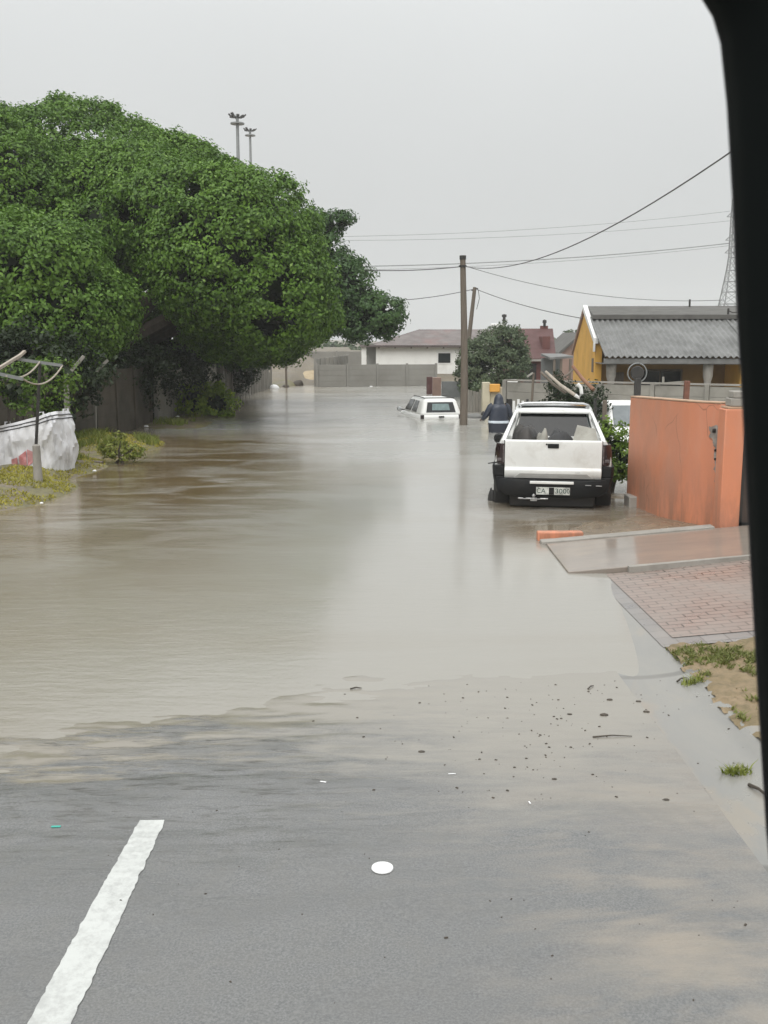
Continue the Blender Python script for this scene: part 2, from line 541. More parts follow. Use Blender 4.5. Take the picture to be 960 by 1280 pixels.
def verge_material(name, c1, c2, c3, wet=.45):
    t = NT(name)
    X, Y, Z = t.xyz()
    n1 = t.noise(t.pos(), 1.3, 6, .65, .4)
    n2 = t.noise(t.pos(), 11, 5, .7)
    col = t.mix(t.rng(n1, .38, .62, 0, 1), c1, c2)
    col = t.mix(t.rng(n2, .45, .68, 0, .75), col, c3)
    return t.set(Base_Color=col, Roughness=t.rng(n1, .3, .7, wet, wet + .3), Normal=t.bump(n2, .5, .03))


M['road'] = road_material()
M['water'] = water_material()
M['ground'] = verge_material('wet_ground', (.145, .12, .085), (.20, .165, .115), (.08, .072, .05))
M['verge_left'] = verge_material('verge_soil', (.13, .115, .06), (.19, .17, .075), (.075, .07, .04))
M['verge_sand'] = verge_material('sand_soil', (.25, .18, .105), (.185, .14, .075), (.11, .09, .042), .55)
M['wet_sand'] = verge_material('wet_sand', (.24, .19, .13), (.19, .15, .105), (.12, .095, .07), .12)
t = NT('gutter_concrete')
n1 = t.noise(t.pos((1.4, .7, 1)), 1.6, 5, .6, .4)
n2 = t.noise(t.pos(), 60, 3)
col = t.mix(t.rng(n1, .35, .65, 0, 1), (.205, .203, .192), (.25, .24, .215))
X_, Y_, Z_ = t.xyz()
col = t.mix(t.rng(t.math('ADD', n1, t.rng(X_, 1.85, 2.05, .16, 0)), .55, .68, 0, .5), col, (.28, .24, .19))
jt = t.n('ShaderNodeTexWave', wave_type='BANDS', bands_direction='Y')
jt.inputs['Scale'].default_value = .105
jt.inputs['Distortion'].default_value = 0
t.l(t.pos(), jt.inputs['Vector'])
col = t.mix(t.rng(jt.outputs[0], .9965, .9995, 0, .7), col, (.1, .095, .085))
gf = t.rng(t.math('ADD', Z_, t.rng(n1, .3, .7, -.02, .02)), .012, .045, 1, 0)
col = t.mix(t.math('MULTIPLY', gf, .25), col, (.262, .246, .212))
M['gutter'] = t.set(Base_Color=col, Roughness=t.math('MULTIPLY', t.rng(n1, .3, .7, .14, .36), t.rng(gf, 0, 1, 1, .5)), Specular_IOR_Level=t.rng(gf, 0, 1, .5, .62), Normal=t.bump(n2, .10, .005))


def paver_material():
    t = NT('brick_paving')
    br = t.n('ShaderNodeTexBrick', offset=.5)
    br.inputs['Scale'].default_value = 1
    br.inputs['Brick Width'].default_value = .215
    br.inputs['Row Height'].default_value = .108
    br.inputs['Mortar Size'].default_value = .009
    br.inputs['Mortar Smooth'].default_value = .2
    br.inputs['Color1'].default_value = (.29, .22, .19, 1)
    br.inputs['Color2'].default_value = (.235, .18, .158, 1)
    br.inputs['Mortar'].default_value = (.075, .065, .055, 1)
    t.l(t.pos(), br.inputs['Vector'])
    n1 = t.noise(t.pos(), 1.1, 5, .6, .4)
    col = t.mix(t.rng(n1, .36, .62, 0, .75), br.outputs['Color'], (.25, .215, .19))
    return t.set(Base_Color=col, Roughness=t.rng(n1, .3, .7, .22, .5), Normal=t.bump(br.outputs['Fac'], -.5, .006))


def border_material():
    t = NT('grey_border_paving')
    br = t.n('ShaderNodeTexBrick', offset=0)
    br.inputs['Scale'].default_value = 1
    br.inputs['Brick Width'].default_value = .21
    br.inputs['Row Height'].default_value = .21
    br.inputs['Mortar Size'].default_value = .006
    br.inputs['Color1'].default_value = (.235, .222, .215, 1)
    br.inputs['Color2'].default_value = (.185, .175, .17, 1)
    br.inputs['Mortar'].default_value = (.1, .095, .09, 1)
    t.l(t.pos(), br.inputs['Vector'])
    n1 = t.noise(t.pos(), 1.6, 5, .6, .4)
    col = t.mix(t.rng(n1, .4, .65, 0, .6), br.outputs['Color'], (.28, .255, .225))
    return t.set(Base_Color=col, Roughness=t.rng(n1, .3, .7, .2, .45), Normal=t.bump(br.outputs['Fac'], -.5, .006))


M['pavers'] = paver_material()
M['pavers_grey'] = border_material()
t = NT('wet_slab')
n1 = t.noise(t.pos((.8, 2.2, 1)), 1.6, 5, .6, .5)
n2 = t.noise(t.pos((1, 3, 1)), 7, 4)
col = t.mix(t.rng(n1, .35, .65, 0, 1), (.255, .215, .18), (.205, .18, .155))
M['slab'] = t.set(Base_Color=col, Roughness=t.rng(n1, .3, .7, .05, .22), Normal=t.bump(n2, .10, .01))
t = NT('worn_road_paint')
p1 = t.noise(t.pos(), 26, 5, .7)
p2 = t.noise(t.pos(), 5, 4)
col = t.mix(t.rng(t.math('ADD', t.math('MULTIPLY', p1, .6), t.math('MULTIPLY', p2, .4)), .44, .6, 0, .55), (.52, .53, .51), (.30, .30, .29))
M['road_paint'] = t.set(Base_Color=col, Roughness=.4, Normal=t.bump(p1, .3, .006))


# ------------------------------------------------------------------ ground sheets
def axis(parts):
    out = []
    for a, b, s in parts:
        n = max(1, round((b - a) / s))
        out += [a + (b - a) * i / n for i in range(n)]
    out.append(parts[-1][1])
    return out


def sheet(name, xs, ys, zf, m, kind='structure', keep=None, smooth=True):
    V = np.array([(x, y, zf(x, y)) for y in ys for x in xs], np.float32)
    nx = len(xs)
    I, J = np.meshgrid(np.arange(len(ys) - 1), np.arange(nx - 1), indexing='ij')
    a = (I * nx + J).ravel()
    Q = np.stack([a, a + 1, a + 1 + nx, a + nx], 1)
    if keep is not None:
        cx = (V[Q[:, 0], :2] + V[Q[:, 2], :2]) / 2
        Q = Q[[bool(keep(x, y)) for x, y in cx]]
    o = np_mesh(name, V, Q, m, smooth=smooth)
    o['kind'] = kind
    return o


def ground_z(x, y):
    z = terrain(x, y)
    if -5.0 < x < 2.5 and y < 57: z -= .10
    elif 2.2 < x < 6.3 and 3 < y < 14: z -= .06
    return z


gx = axis([(-600, -100, 60), (-100, -30, 8), (-30, -14, 1.6), (-14, 9, .3), (9, 30, 1.6), (30, 100, 8), (100, 600, 60)])
gy = axis([(-60, 0, 6), (0, 62, .35), (62, 120, 5), (120, 900, 60)])
sheet('ground', gx, gy, ground_z, M['ground'])


def road_surface(x, y):
    n = mnoise.noise(Vector((x * .55, y * 2.1, 1.7))) * .010 + mnoise.noise(Vector((x * 2.2, y * 7.5, 4.2))) * .0065
    n += mnoise.noise(Vector((x * 7, y * 22, 8.2))) * .003
    return terrain(x, y) + .004 + n * (sm(3.5, 5.2, y) * .9 + .1) * (1 - .75 * sm(.2, 1.4, x))


rx = axis([(-4.9, -3.2, .3), (-3.2, 1.85, .045)])
ry = axis([(-14, 2.5, .5), (2.5, 4.5, .08), (4.5, 9.5, .03), (9.5, 58, .6)])
sheet('road', rx, ry, road_surface, M['road'])
sheet('verge', axis([(-13, -4.85, .12)]), axis([(6, 58, .22)]), lambda x, y: terrain(x, y) + .03 * mnoise.noise(Vector((x * 2.6, y * 2.2, 5))), M['verge_left'])
sheet('gutter', axis([(1.85, 2.48, .035)]), axis([(-14, 3, .5), (3, 12.3, .1)]), lambda x, y: terrain(x, y) + .004, M['gutter'])


def vwave(y): return .06 * mnoise.noise(Vector((y * 1.3, 2, 0))) + .03 * mnoise.noise(Vector((y * 5, 7, 0)))


sheet('verge', axis([(2.30, 3.6, .035), (3.6, 7.5, .2)]), axis([(-10, 3, .4), (3, 8.17, .035)]), lambda x, y: terrain(x, y) + .012 + .03 * mnoise.noise(Vector((x * 3, y * 3, 2))) + .03 * mnoise.noise(Vector((x * 9, y * 9, 2))) + .02 * mnoise.noise(Vector((x * 21, y * 21, 2))),
      M['verge_sand'], keep=lambda x, y: x > 2.36 + vwave(y) + .1 * sm(7.6, 8.17, y) * 0)

# driveway: brick field with a grey border, its far edge slanting away
def drive_far(x): return 10.95 + .03 * (x - 2.3)


sheet('driveway', axis([(2.50, 7.4, .1)]), axis([(8.36, 11.0, .06)]), lambda x, y: terrain(x, y) + .016, M['pavers'])
sheet('driveway_border', axis([(2.36, 7.4, .07)]), axis([(8.13, 11.0, .07)]), lambda x, y: terrain(x, y) + .010, M['pavers_grey'])

# wet raised ramp slab with its kerb lips
m_ = MB()
def slab_z(x, y): return .022 + .092 * max(0, x - 2.1)


xs = axis([(2.08, 7.4, .2)])
for side, (ya, yb, dz) in {'slab': (11.02, 12.62, 0.0)}.items():
    top = [[(x, ya, slab_z(x, ya)), (x, yb, slab_z(x, yb)), (x, yb, slab_z(x, yb) - .3), (x, ya, slab_z(x, ya) - .3)] for x in xs]
    m_.loft([[Vector(p) for p in r] for r in top])
o = m_.build('ramp_slab', M['slab'], bevel=.01)
o['kind'] = 'structure'
kb = MB()
kb.loft([[Vector((x, 12.62, slab_z(x, 0) + .02)), Vector((x, 12.80, slab_z(x, 0) + .02)), Vector((x, 12.80, slab_z(x, 0) - .35)), Vector((x, 12.62, slab_z(x, 0) - .35))] for x in axis([(2.03, 4.25, .2)])])
o = kb.build('kerb', M['concrete'], bevel=.012); o['kind'] = 'structure'
kb = MB()
kb.loft([[Vector((x, 10.93 + .02 * (x - 2.6) , slab_z(x, 0) + .012)), Vector((x, 11.018, slab_z(x, 0) + .012)), Vector((x, 11.018, slab_z(x, 0) - .3)), Vector((x, 10.93 + .02 * (x - 2.6), slab_z(x, 0) - .3))] for x in axis([(2.75, 7.3, .2)])])
o = kb.build('kerb', M['concrete'], bevel=.012); o['kind'] = 'structure'

# flood water: one level sheet over the whole dip
wx = axis([(-45, -12, 3), (-12, 12, .5), (12, 45, 3)])
wy = axis([(3, 66, .75)])
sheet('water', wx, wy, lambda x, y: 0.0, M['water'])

# wet sandy ground between the pickup and the orange wall
def wet_sand(x, y):
    return terrain(x, y) + .030 + .045 * mnoise.noise(Vector((x * 1.7, y * 1.3, 31))) + .018 * mnoise.noise(Vector((x * 5, y * 4, 33)))


sheet('wet_sand', axis([(1.9, 5.2, .08)]), axis([(12.85, 19.5, .09)]), wet_sand, M['wet_sand'])

# centre line dash
ds = MB()
ys = axis([(2.0, 5.06, .03)])
rows = []
for y in ys:
    e = lambda s: .010 * mnoise.noise(Vector((s * 5, y * 14, 0))) + .006 * mnoise.noise(Vector((s * 3, y * 40, 5)))
    w = .082 if y < 4 else .082 - .012 * (y - 4)
    x0, x1 = -1.255 - w + e(1), -1.255 + w + e(-1)
    rows.append([Vector((x, y, road_surface(x, y) + .004)) for x in (x0, (x0 * 2 + x1) / 3, (x0 + x1 * 2) / 3, x1)])
ds.loft(rows, cap=False, closed=False)
o = ds.build('centre_line', M['road_paint']); o['kind'] = 'structure'
# ------------------------------------------------------------------ vehicles
def wheel(parent, x, y, r, w, rimm):
    s = 1 if x > 0 else -1
    wh = bpy.data.objects.new('wheel', None)
    COL.objects.link(wh); wh.parent = parent; wh.location = (x, y, r)
    MB().lathe([(r * .60, -w / 2), (r * .93, -w / 2), (r, -w / 2 + .03), (r, w / 2 - .03), (r * .93, w / 2), (r * .60, w / 2)], (0, 0, 0), 28, 'x').build('tyre', M['rubber'], wh, smooth=True)
    rm = MB()
    rm.lathe([(.05, s * w * .30), (r * .2, s * w * .34), (r * .24, s * w * .2), (r * .52, s * w * .25), (r * .6, s * w * .45), (r * .6, -s * w * .4), (.05, -s * w * .4)], (0, 0, 0), 24, 'x')
    rm.build('rim', rimm, wh, smooth=True)
    return wh


# --- the big white pickup with black cladding -------------------------------------------------
pk_at = (2.62, 15.42, -.215)
pk = thing('pickup_truck', 'white double cab pickup truck with black plastic cladding parked in shallow water', 'pickup truck', pk_at, R(-9.2))
def pk_world(x, y, z):
    a = R(-9.2)
    return (pk_at[0] + x * math.cos(a) - y * math.sin(a), pk_at[1] + x * math.sin(a) + y * math.cos(a), pk_at[2] + z)


# load in the bed
def crumple(name, label, cat, mat, base, sx, sy, sz, seed, rz=0, group=None, sub=1):
    r = random.Random(seed)
    rings = []
    n = 18
    for i, (k, qk) in enumerate(((0, 1), (.3, 1.04), (.62, .96), (.88, .72), (1.0, .34))):
        ring = []
        for j in range(n):
            a = j * 2 * math.pi / n
            q = qk * (1 + .16 * mnoise.noise(Vector((math.cos(a) * 2, math.sin(a) * 2, seed + k * 3))))
            ring.append(Vector((math.cos(a) * sx * q, math.sin(a) * sy * q, k * sz * (1 + .35 * mnoise.noise(Vector((math.cos(a) * 1.5, math.sin(a) * 1.5, seed * 2.3)))))))
        rings.append(ring)
    o = MB().loft(rings).build(name, mat, sub=sub)
    o.location = base; o.rotation_euler = (0, 0, rz)
    return tagp(o, label, cat, group)


W = M['white_paint']

# body: bed walls, cab lower part and bonnet, one loft per stretch
b = MB()
for s in (-1, 1):
    prof = [(.72, .60), (.80, .50), (.86, .62), (.905, .84), (.90, 1.0), (.865, 1.17), (.81, 1.272), (.745, 1.275), (.735, 1.2)]
    ring = lambda y, k=1.0: [Vector((s * x * k, y, z)) for x, z in prof]
    b.loft([ring(.07, .985), ring(.16), ring(1.62)])
b.box(-.72, .72, .1, 1.62, .56, .66)                       # bed floor
b.box(-.74, .74, 1.56, 1.66, .6, 1.20)                     # front bulkhead
lower = lambda y, hw, zt, zb=.46: [Vector((x, y, z)) for x, z in
        [(-hw * .9, zb), (-hw * .99, zb + .12), (-hw, .8), (-hw * .975, zt - .12), (-hw * .93, zt), (hw * .93, zt), (hw * .975, zt - .12), (hw, .8), (hw * .99, zb + .12), (hw * .9, zb)]]
b.loft([lower(1.62, .865, 1.2), lower(2.6, .87, 1.17), lower(3.65, .865, 1.13)])
b.loft([lower(3.65, .865, 1.10), lower(4.3, .86, 1.06), lower(4.85, .82, .98), lower(5.1, .74, .84, .5)])
body = b.build('body', W, pk, bevel=.02, auto=30)

# cab frame: pillars and roof
zb, zt = 1.16, 1.60
rb = {'rl': (-.74, 1.66, zb), 'rr': (.74, 1.66, zb), 'fl': (-.76, 3.85, zb - .06), 'fr': (.76, 3.85, zb - .06)}
rt = {'rl': (-.615, 1.86, zt), 'rr': (.615, 1.86, zt), 'fl': (-.60, 3.05, zt), 'fr': (.60, 3.05, zt)}
c = MB()
for k in rb: c.bar(rb[k], rt[k], .085, .075, up=(0, 1, 0))
for s in (-1, 1): c.bar((s * .765, 2.75, zb - .03), (s * .615, 2.65, zt), .09, .06, up=(0, 1, 0))
c.bar(rb['rl'], rb['rr'], .08); c.bar(rb['fl'], rb['fr'], .06)
for s in ('l', 'r'): c.bar(rb['r' + s], rb['f' + s], .07)
c.build('cab_frame', W, pk, bevel=.015)
roof = MB()
rings = []
for y, hw, z in [(1.80, .60, 1.60), (1.84, .655, 1.625), (2.2, .675, 1.645), (2.8, .67, 1.645), (3.05, .645, 1.63), (3.14, .60, 1.605)]:
    rings.append([Vector((x, y, zz)) for x, zz in [(-hw, z - .035), (-hw * .97, z + .005), (-hw * .8, z + .028), (0, z + .04), (hw * .8, z + .028), (hw * .97, z + .005), (hw, z - .035)]])
roof.loft(rings)
roof.build('roof', W, pk, bevel=.008, auto=50)
bk = MB()
bk.box(-.60, .60, 1.74, 1.80, 1.575, 1.615).build('brake_light_bar', W, pk, bevel=.012)
MB().panel([rb['rl'], rb['rr'], rt['rr'], rt['rl']], .06, .94, .05, .94, .012, .02).build('rear_window', M['cab_glass'], pk)
MB().panel([rb['fr'], rb['fl'], rt['fl'], rt['fr']], .05, .95, .05, .95, .012, .02).build('windscreen', M['clear_glass'], pk)
for s in ('l', 'r'):
    q = [rb['r' + s], rb['f' + s], rt['f' + s], rt['r' + s]]
    if s == 'l': q = [q[1], q[0], q[3], q[2]]
    for u0, u1 in ((.06, .44), (.5, .94)):
        if s == 'l': u0, u1 = 1 - u1, 1 - u0
        MB().panel(q, u0, u1, .06, .93, .01, .02).build('side_window', M['cab_glass'], pk)
# sail panels from the roof down to the tailgate corners
for s in (-1, 1):
    sp = MB()
    a = [(s * .605, 2.0, 1.635), (s * .665, 2.0, 1.62), (s * .80, .30, 1.30), (s * .725, .30, 1.31)]
    lo = [(s * .605, 2.05, 1.50), (s * .665, 2.05, 1.49), (s * .80, .22, 1.262), (s * .735, .22, 1.262)]
    sp.hexa(lo, a)
    sp.build('sail_panel', W, pk, bevel=.02, seg=3)
# roof hoop
h = MB()
pts = [(-.60, 2.45, 1.66), (-.60, 2.0, 1.70), (-.575, 1.90, 1.715), (-.50, 1.885, 1.74), (0, 1.88, 1.755), (.50, 1.885, 1.74), (.575, 1.90, 1.715), (.60, 2.0, 1.70), (.60, 2.45, 1.66)]
h.tube(pts, .019, 8)
for s in (-1, 1): h.tube([(s * .60, 2.45, 1.66), (s * .60, 3.0, 1.65)], .02, 8)
h.build('roof_rail', M['silver'], pk, smooth=True)
MB().box(-.56, .56, 1.92, 2.3, 1.683, 1.695).build('sunroof', M['dark_glass'], pk, bevel=.004)

# tailgate
prof = [(.055, .685), (.055, 1.285), (.02, 1.288), (-.012, 1.27), (-.020, 1.2), (-.020, 1.02), (-.012, .862), (-.03, .845), (-.048, .825), (-.050, .79), (-.02, .70), (.0, .685)]
tg = MB().extrude([(-.742, y, z) for y, z in prof], (1.484, 0, 0)).build('tailgate', W, pk, bevel=.008)
MB().box(-.757, .757, .058, .068, .665, 1.274).build('tailgate_gap', M['black_plastic'], pk)
sc = MB().hexa([(-.60, -.028, .692), (.62, -.028, .692), (.62, -.012, .692), (-.60, -.012, .692)], [(-.50, -.054, .775), (.52, -.054, .775), (.52, -.03, .775), (-.50, -.03, .775)])
sc.build('lower_scoop', M['tail_grey'], tg, bevel=.006)
hd = MB().box(-.085, .085, -.034, -.015, 1.165, 1.235).build('handle', M['black_plastic'], tg, bevel=.008)
MB().box(-.115, -.088, -.030, -.015, 1.215, 1.235).build('handle_bezel', M['black_plastic'], tg, bevel=.004)
lg = MB().box(.34, .42, -.0535, -.045, .792, .800).build('badge', M['chrome'], tg, bevel=.002)
# bumper and lower black
bp = MB()
rings = []
for x, yo, z0, z1 in [(-.90, .12, .56, .70), (-.86, -.02, .50, .70), (-.72, -.10, .43, .69), (-.45, -.125, .40, .68), (.45, -.125, .40, .68), (.72, -.10, .43, .69), (.86, -.02, .50, .70), (.90, .12, .56, .70)]:
    rings.append([Vector(p) for p in [(x, .2, z0), (x, yo + .03, z0), (x, yo, z0 + .06), (x, yo, z1 - .07), (x, yo + .02, z1), (x, .2, z1)]])
bp.loft(rings)
bumper = bp.build('rear_bumper', M['black_plastic'], pk, bevel=.015)
MB().box(-.345, .325, -.155, -.10, .622, .664).build('step_pad', M['white_paint'], bumper, bevel=.008)
for x, z in ((.50, .605), (.66, .60)):
    MB().box(x, x + .09, -.132, -.12, z, z + .012).build('reflector', M['chrome'], bumper, bevel=.003)
MB().box(-.66, .66, .12, 1.1, .225, .5).build('underbody_shadow', M['steel_dark'], pk, bevel=.02)  # dark block under the bed, also filling in the shadow beneath the truck
np_ = MB().box(-.245, .270, -.142, -.130, .455, .572).build('number_plate', M['plate'], pk, bevel=.004)


def text_mesh(s, size, m, parent, loc, rot, name='plate_lettering', width=None):
    cu = bpy.data.curves.new(name, 'FONT')
    cu.body = s; cu.size = size; cu.extrude = .0015; cu.align_x = 'CENTER'; cu.align_y = 'CENTER'
    tmp = bpy.data.objects.new(name, cu)
    COL.objects.link(tmp)
    bpy.context.view_layer.update()
    dg = bpy.context.evaluated_depsgraph_get()
    me = bpy.data.meshes.new_from_object(tmp.evaluated_get(dg))
    bpy.data.objects.remove(tmp)
    o = bpy.data.objects.new(name, me)
    COL.objects.link(o)
    me.materials.clear(); me.materials.append(m)
    o.parent = parent; o.location = loc; o.rotation_euler = rot
    if width:
        w = max(v.co.x for v in me.vertices) - min(v.co.x for v in me.vertices)
        for v in me.vertices: v.co.x *= width / w
    return o


MB().box(-.05, .03, -.1445, -.142, .458, .569).build('mud_smear', M['black_plastic'], np_)
for s_, x_, w_ in (('C', -.205, .06), ('A', -.135, .07), ('3', .07, .05), ('0', .13, .05), ('0', .19, .05), ('0', .245, .04)):
    text_mesh(s_, .105, M['plate_ink'], np_, (x_, -.1435, .513), (R(90), 0, 0), width=w_)
dbx = pk_world(-.97, .75, .23)
crumple('debris_clump', 'dark ragged clump of debris caught against the rear left wheel of the white pickup', 'debris', M['rubber'], (dbx[0], dbx[1], -.07), .07, .16, .24, 77)
tb = MB()
for xa, xb in ((-.52, -.44), (-.40, -.24), (-.18, -.06)): tb.tube([(xa, -.16, .395), (xb, -.16, .395)], .012, 8)
tb.tube([(-.5, -.15, .385), (-.08, -.15, .385)], .008, 8)
tb.box(-.33, -.23, -.20, -.10, .36, .405)
tb.lathe([(.0, .0), (.02, .005), (.022, .03), (.03, .045), (.0, .075)], (-.28, -.16, .40), 12)
tb.build('tow_bar', M['chrome'], pk, bevel=.004)
# lamps and cladding corners
for s in (-1, 1):
    ring = lambda z, k: [Vector((s * x, y, z)) for x, y in [(.748, -.012), (.825 * k, .0), (.902 * k, .10), (.910 * k, .20), (.75, .2)]]
    tl = MB().loft([ring(.90, .985), ring(1.0, 1), ring(1.12, .99), ring(1.225, .968)]).build('tail_light', M['lamp_dark'], pk, bevel=.008)
    MB().box(*sorted((s * .752, s * .775)), -.018, .02, .925, 1.20).build('lens_edge', M['lamp_clear'], tl, bevel=.006)
    MB().box(*sorted((s * .79, s * .86)), -.006, .05, .95, 1.0).build('reverse_lens', M['lamp_clear'], tl, bevel=.006)
    cl = MB()
    for z0, z1, k0, k1 in [(.46, .72, .875, .93), (.72, .885, .93, .94)]:
        cl.loft([[Vector((s * x, y, z)) for x, y in [(.752, -.03), (k * .955, -.03), (k, .10), (k, 1.5), (.80, 1.5), (.80, .2), (.752, .2)]] for z, k in ((z0, k0), (z1, k1))])
    cl.build('side_cladding', M['black_plastic'], pk, bevel=.015)
    MB().hexa([(s * .74, 1.30, .2), (s * .90, 1.30, .2), (s * .90, 1.33, .2), (s * .74, 1.33, .2)], [(s * .74, 1.30, .52), (s * .90, 1.30, .52), (s * .90, 1.33, .52), (s * .74, 1.33, .52)]).build('mud_flap', M['rubber'], pk)
    MB().box(*sorted((s * .5, s * .8)), 5.0, 5.14, .72, .86).build('headlight', M['lamp_clear'], pk, bevel=.03)
    mi = MB().lathe([(.0, -.09), (.07, -.08), (.095, -.02), (.10, .05), (.0, .055)], (s * .99, 3.25, .99), 14, 'y').build('side_mirror', M['black_plastic'], pk, smooth=True)
    MB().bar((s * .78, 3.27, 1.15), (s * .96, 3.25, .99), .04).build('mirror_arm', M['black_plastic'], mi)
    for y in (.80, 4.1): wheel(pk, s * .80, y, .38, .26, M['silver'])
MB().tube([(-.86, .02, .93), (-1.0, -.05, .915)], [.012, .008], 6).build('bent_trim', M['black_plastic'], pk)
# inside
for x in (-.36, .36):
    for y in (2.3, 3.0):
        st = MB().box(x - .24, x + .24, y - .1, y + .05, .85, 1.28).build('seat', M['seat_fabric'], pk, bevel=.05, seg=3)
        MB().box(x - .12, x + .12, y - .08, y + .02, 1.30, 1.44).build('headrest', M['seat_fabric'], st, bevel=.03, seg=3)
MB().box(-.7, .7, 3.4, 3.75, .9, 1.12).build('dashboard', M['seat_fabric'], pk, bevel=.05)
MB().box(-.13, .13, 3.05, 3.10, 1.44, 1.52).build('rear_view_mirror', M['black_plastic'], pk, bevel=.012)
MB().tube([(.36 + .19 * math.cos(a), 3.3, 1.12 + .19 * math.sin(a)) for a in [k * math.pi / 8 for k in range(17)]], .016, 6).build('steering_wheel', M['black_plastic'], pk)


def tilted_board(name, label, cat, mat, q, th=.02):
    q = [Vector(p) for p in q]
    n = (q[1] - q[0]).cross(q[3] - q[0]).normalized() * th
    o = MB().hexa(q, [p + n for p in q]).build(name, mat, bevel=.006)
    return tagp(o, label, cat)


tilted_board('cargo_board', 'pale beige sheet standing tilted in the bed of the white pickup', 'sheet', M['sheet'],
             [pk_world(.30, .50, 1.20), pk_world(.69, .30, 1.22), pk_world(.66, .52, 1.42), pk_world(.38, .72, 1.46)])
crumple('cargo_sack', 'dark crumpled sack lying in the bed behind the tailgate', 'sack', M['steel_dark'], pk_world(-.43, .5, .662), .26, .38, .80, 3)
crumple('cargo_bundle', 'small light grey bundle among the load in the pickup bed', 'bundle', M['sheet'], pk_world(-.18, .3, .662), .13, .16, .70, 5)
crumple('cargo_cushion', 'dark low cushion lying across the middle of the pickup bed', 'cushion', M['seat_fabric'], pk_world(.08, .85, .662), .34, .30, .66, 8)


# --- generic closed car -----------------------------------------------------------------------
def shell_car(p, secs, cab_b, cab_t, mat, roofm=None):
    """secs: (y, half width, z bottom, z top); cab rectangles (y rear, y front, half width rear, half width front, z)"""
    b = MB()
    rings = []
    for y, hw, z0, z1 in secs:
        h_ = z1 - z0
        rings.append([Vector((x, y, z)) for x, z in [(-hw * .9, z0), (-hw * .985, z0 + h_ * .25), (-hw, z0 + h_ * .6), (-hw * .975, z0 + h_ * .85), (-hw * .9, z1), (hw * .9, z1), (hw * .975, z0 + h_ * .85), (hw, z0 + h_ * .6), (hw * .985, z0 + h_ * .25), (hw * .9, z0)]])
    b.loft(rings)
    b.build('body', mat, p, bevel=.03, seg=3, auto=35)
    yr, yf, hr, hf, z0 = cab_b
    Yr, Yf, Hr, Hf, z1 = cab_t
    B = [(-hr, yr, z0), (hr, yr, z0), (hf, yf, z0), (-hf, yf, z0)]
    T = [(-Hr, Yr, z1), (Hr, Yr, z1), (Hf, Yf, z1), (-Hf, Yf, z1)]
    MB().hexa(B, T).build('cabin', mat, p, bevel=.11, seg=5)
    faces = {'rear': [B[0], B[1], T[1], T[0]], 'right': [B[1], B[2], T[2], T[1]], 'front': [B[2], B[3], T[3], T[2]], 'left': [B[3], B[0], T[0], T[3]]}
    return faces


# flooded car up to its rear window
fc = thing('flooded_car', 'small white car sunk to its rear window in flood water beside the tall pole', 'car', (1.93, 33.6, -.79), R(11))
F = shell_car(fc, [(0.0, .70, .45, .86), (.08, .76, .38, .93), (1.2, .79, .35, .92), (2.6, .79, .35, .90), (3.2, .77, .35, .86), (3.75, .70, .42, .74)],
              (.02, 2.75, .725, .74, .88), (.26, 2.02, .56, .57, 1.44), M['white_far'])
rw = MB().panel(F['rear'], .13, .87, .20, .80, .012, .03).build('rear_window', M['black_glossy'], fc, bevel=.01)
MB().panel(F['rear'], .27, .73, .32, .70, .016, .01).build('rear_pane', pm('far_light_glass', (.20, .27, .27), (.12, .17, .17), 9, .08), rw)
for side, spans in (('left', ((.06, .40), (.46, .74))), ('right', ((.26, .54), (.60, .94)))):
    for u0, u1 in spans: MB().panel(F[side], u0, u1, .16, .84, .012, .03).build('side_window', M['dark_glass'], fc, bevel=.01)
MB().panel(F['front'], .07, .93, .1, .9, .012, .03).build('windscreen', M['dark_glass'], fc, bevel=.01)
MB().box(-.09, .09, -.035, .02, .83, .875).build('tailgate_handle', M['black_plastic'], fc, bevel=.01)
rt_ = MB()
for s in (-1, 1): rt_.tube([(s * .5, .34, 1.46), (s * .52, 1.2, 1.475), (s * .51, 1.95, 1.46)], .018, 6)
rt_.tube([(-.5, .36, 1.465), (.5, .36, 1.465)], .016, 6)
rt_.build('roof_rack', M['steel_dark'], fc)
for s in (-1, 1):
    mi = MB().lathe([(.0, -.07), (.06, -.06), (.085, .0), (.08, .05), (.0, .06)], (s * .93, 2.45, .97), 12, 'y').build('side_mirror', M['silver'], fc, smooth=True)
    MB().bar((s * .74, 2.46, .93), (s * .92, 2.45, .96), .035).build('mirror_arm', M['steel_dark'], mi)
    MB().box(*sorted((s * .60, s * .72)), -.01, .05, .66, .92).build('tail_light', M['lamp_dark'], fc, bevel=.015)
    for y in (.7, 3.0): wheel(fc, s * .7, y, .29, .18, M['silver'])

# white sedan facing the street
sc_ = thing('parked_sedan', 'white sedan facing forward, half hidden behind the orange boundary wall', 'car', (6.15, 22.9, -.36), R(2))
F = shell_car(sc_, [(-.05, .70, .25, .66), (.12, .80, .2, .74), (1.1, .83, .2, .90), (2.6, .83, .2, .95), (3.7, .82, .22, .96), (4.15, .74, .3, .82)],
              (1.05, 3.55, .73, .72, .90), (1.85, 3.0, .575, .58, 1.44), M['white_far'])
MB().panel(F['rear'], .08, .92, .06, .88, .012, .03).build('windscreen', pm('screen_grey', (.10, .115, .12), (.15, .165, .17), 3, .06), sc_, bevel=.01)
for side in ('left', 'right'):
    for u0, u1 in ((.08, .46), (.52, .9)): MB().panel(F[side], u0, u1, .12, .85, .012, .03).build('side_window', M['dark_glass'], sc_, bevel=.01)
MB().panel(F['front'], .08, .92, .1, .88, .012, .03).build('rear_window', M['dark_glass'], sc_, bevel=.01)
MB().box(-.42, .42, -.09, -.02, .50, .62).build('grille', M['black_plastic'], sc_, bevel=.015)
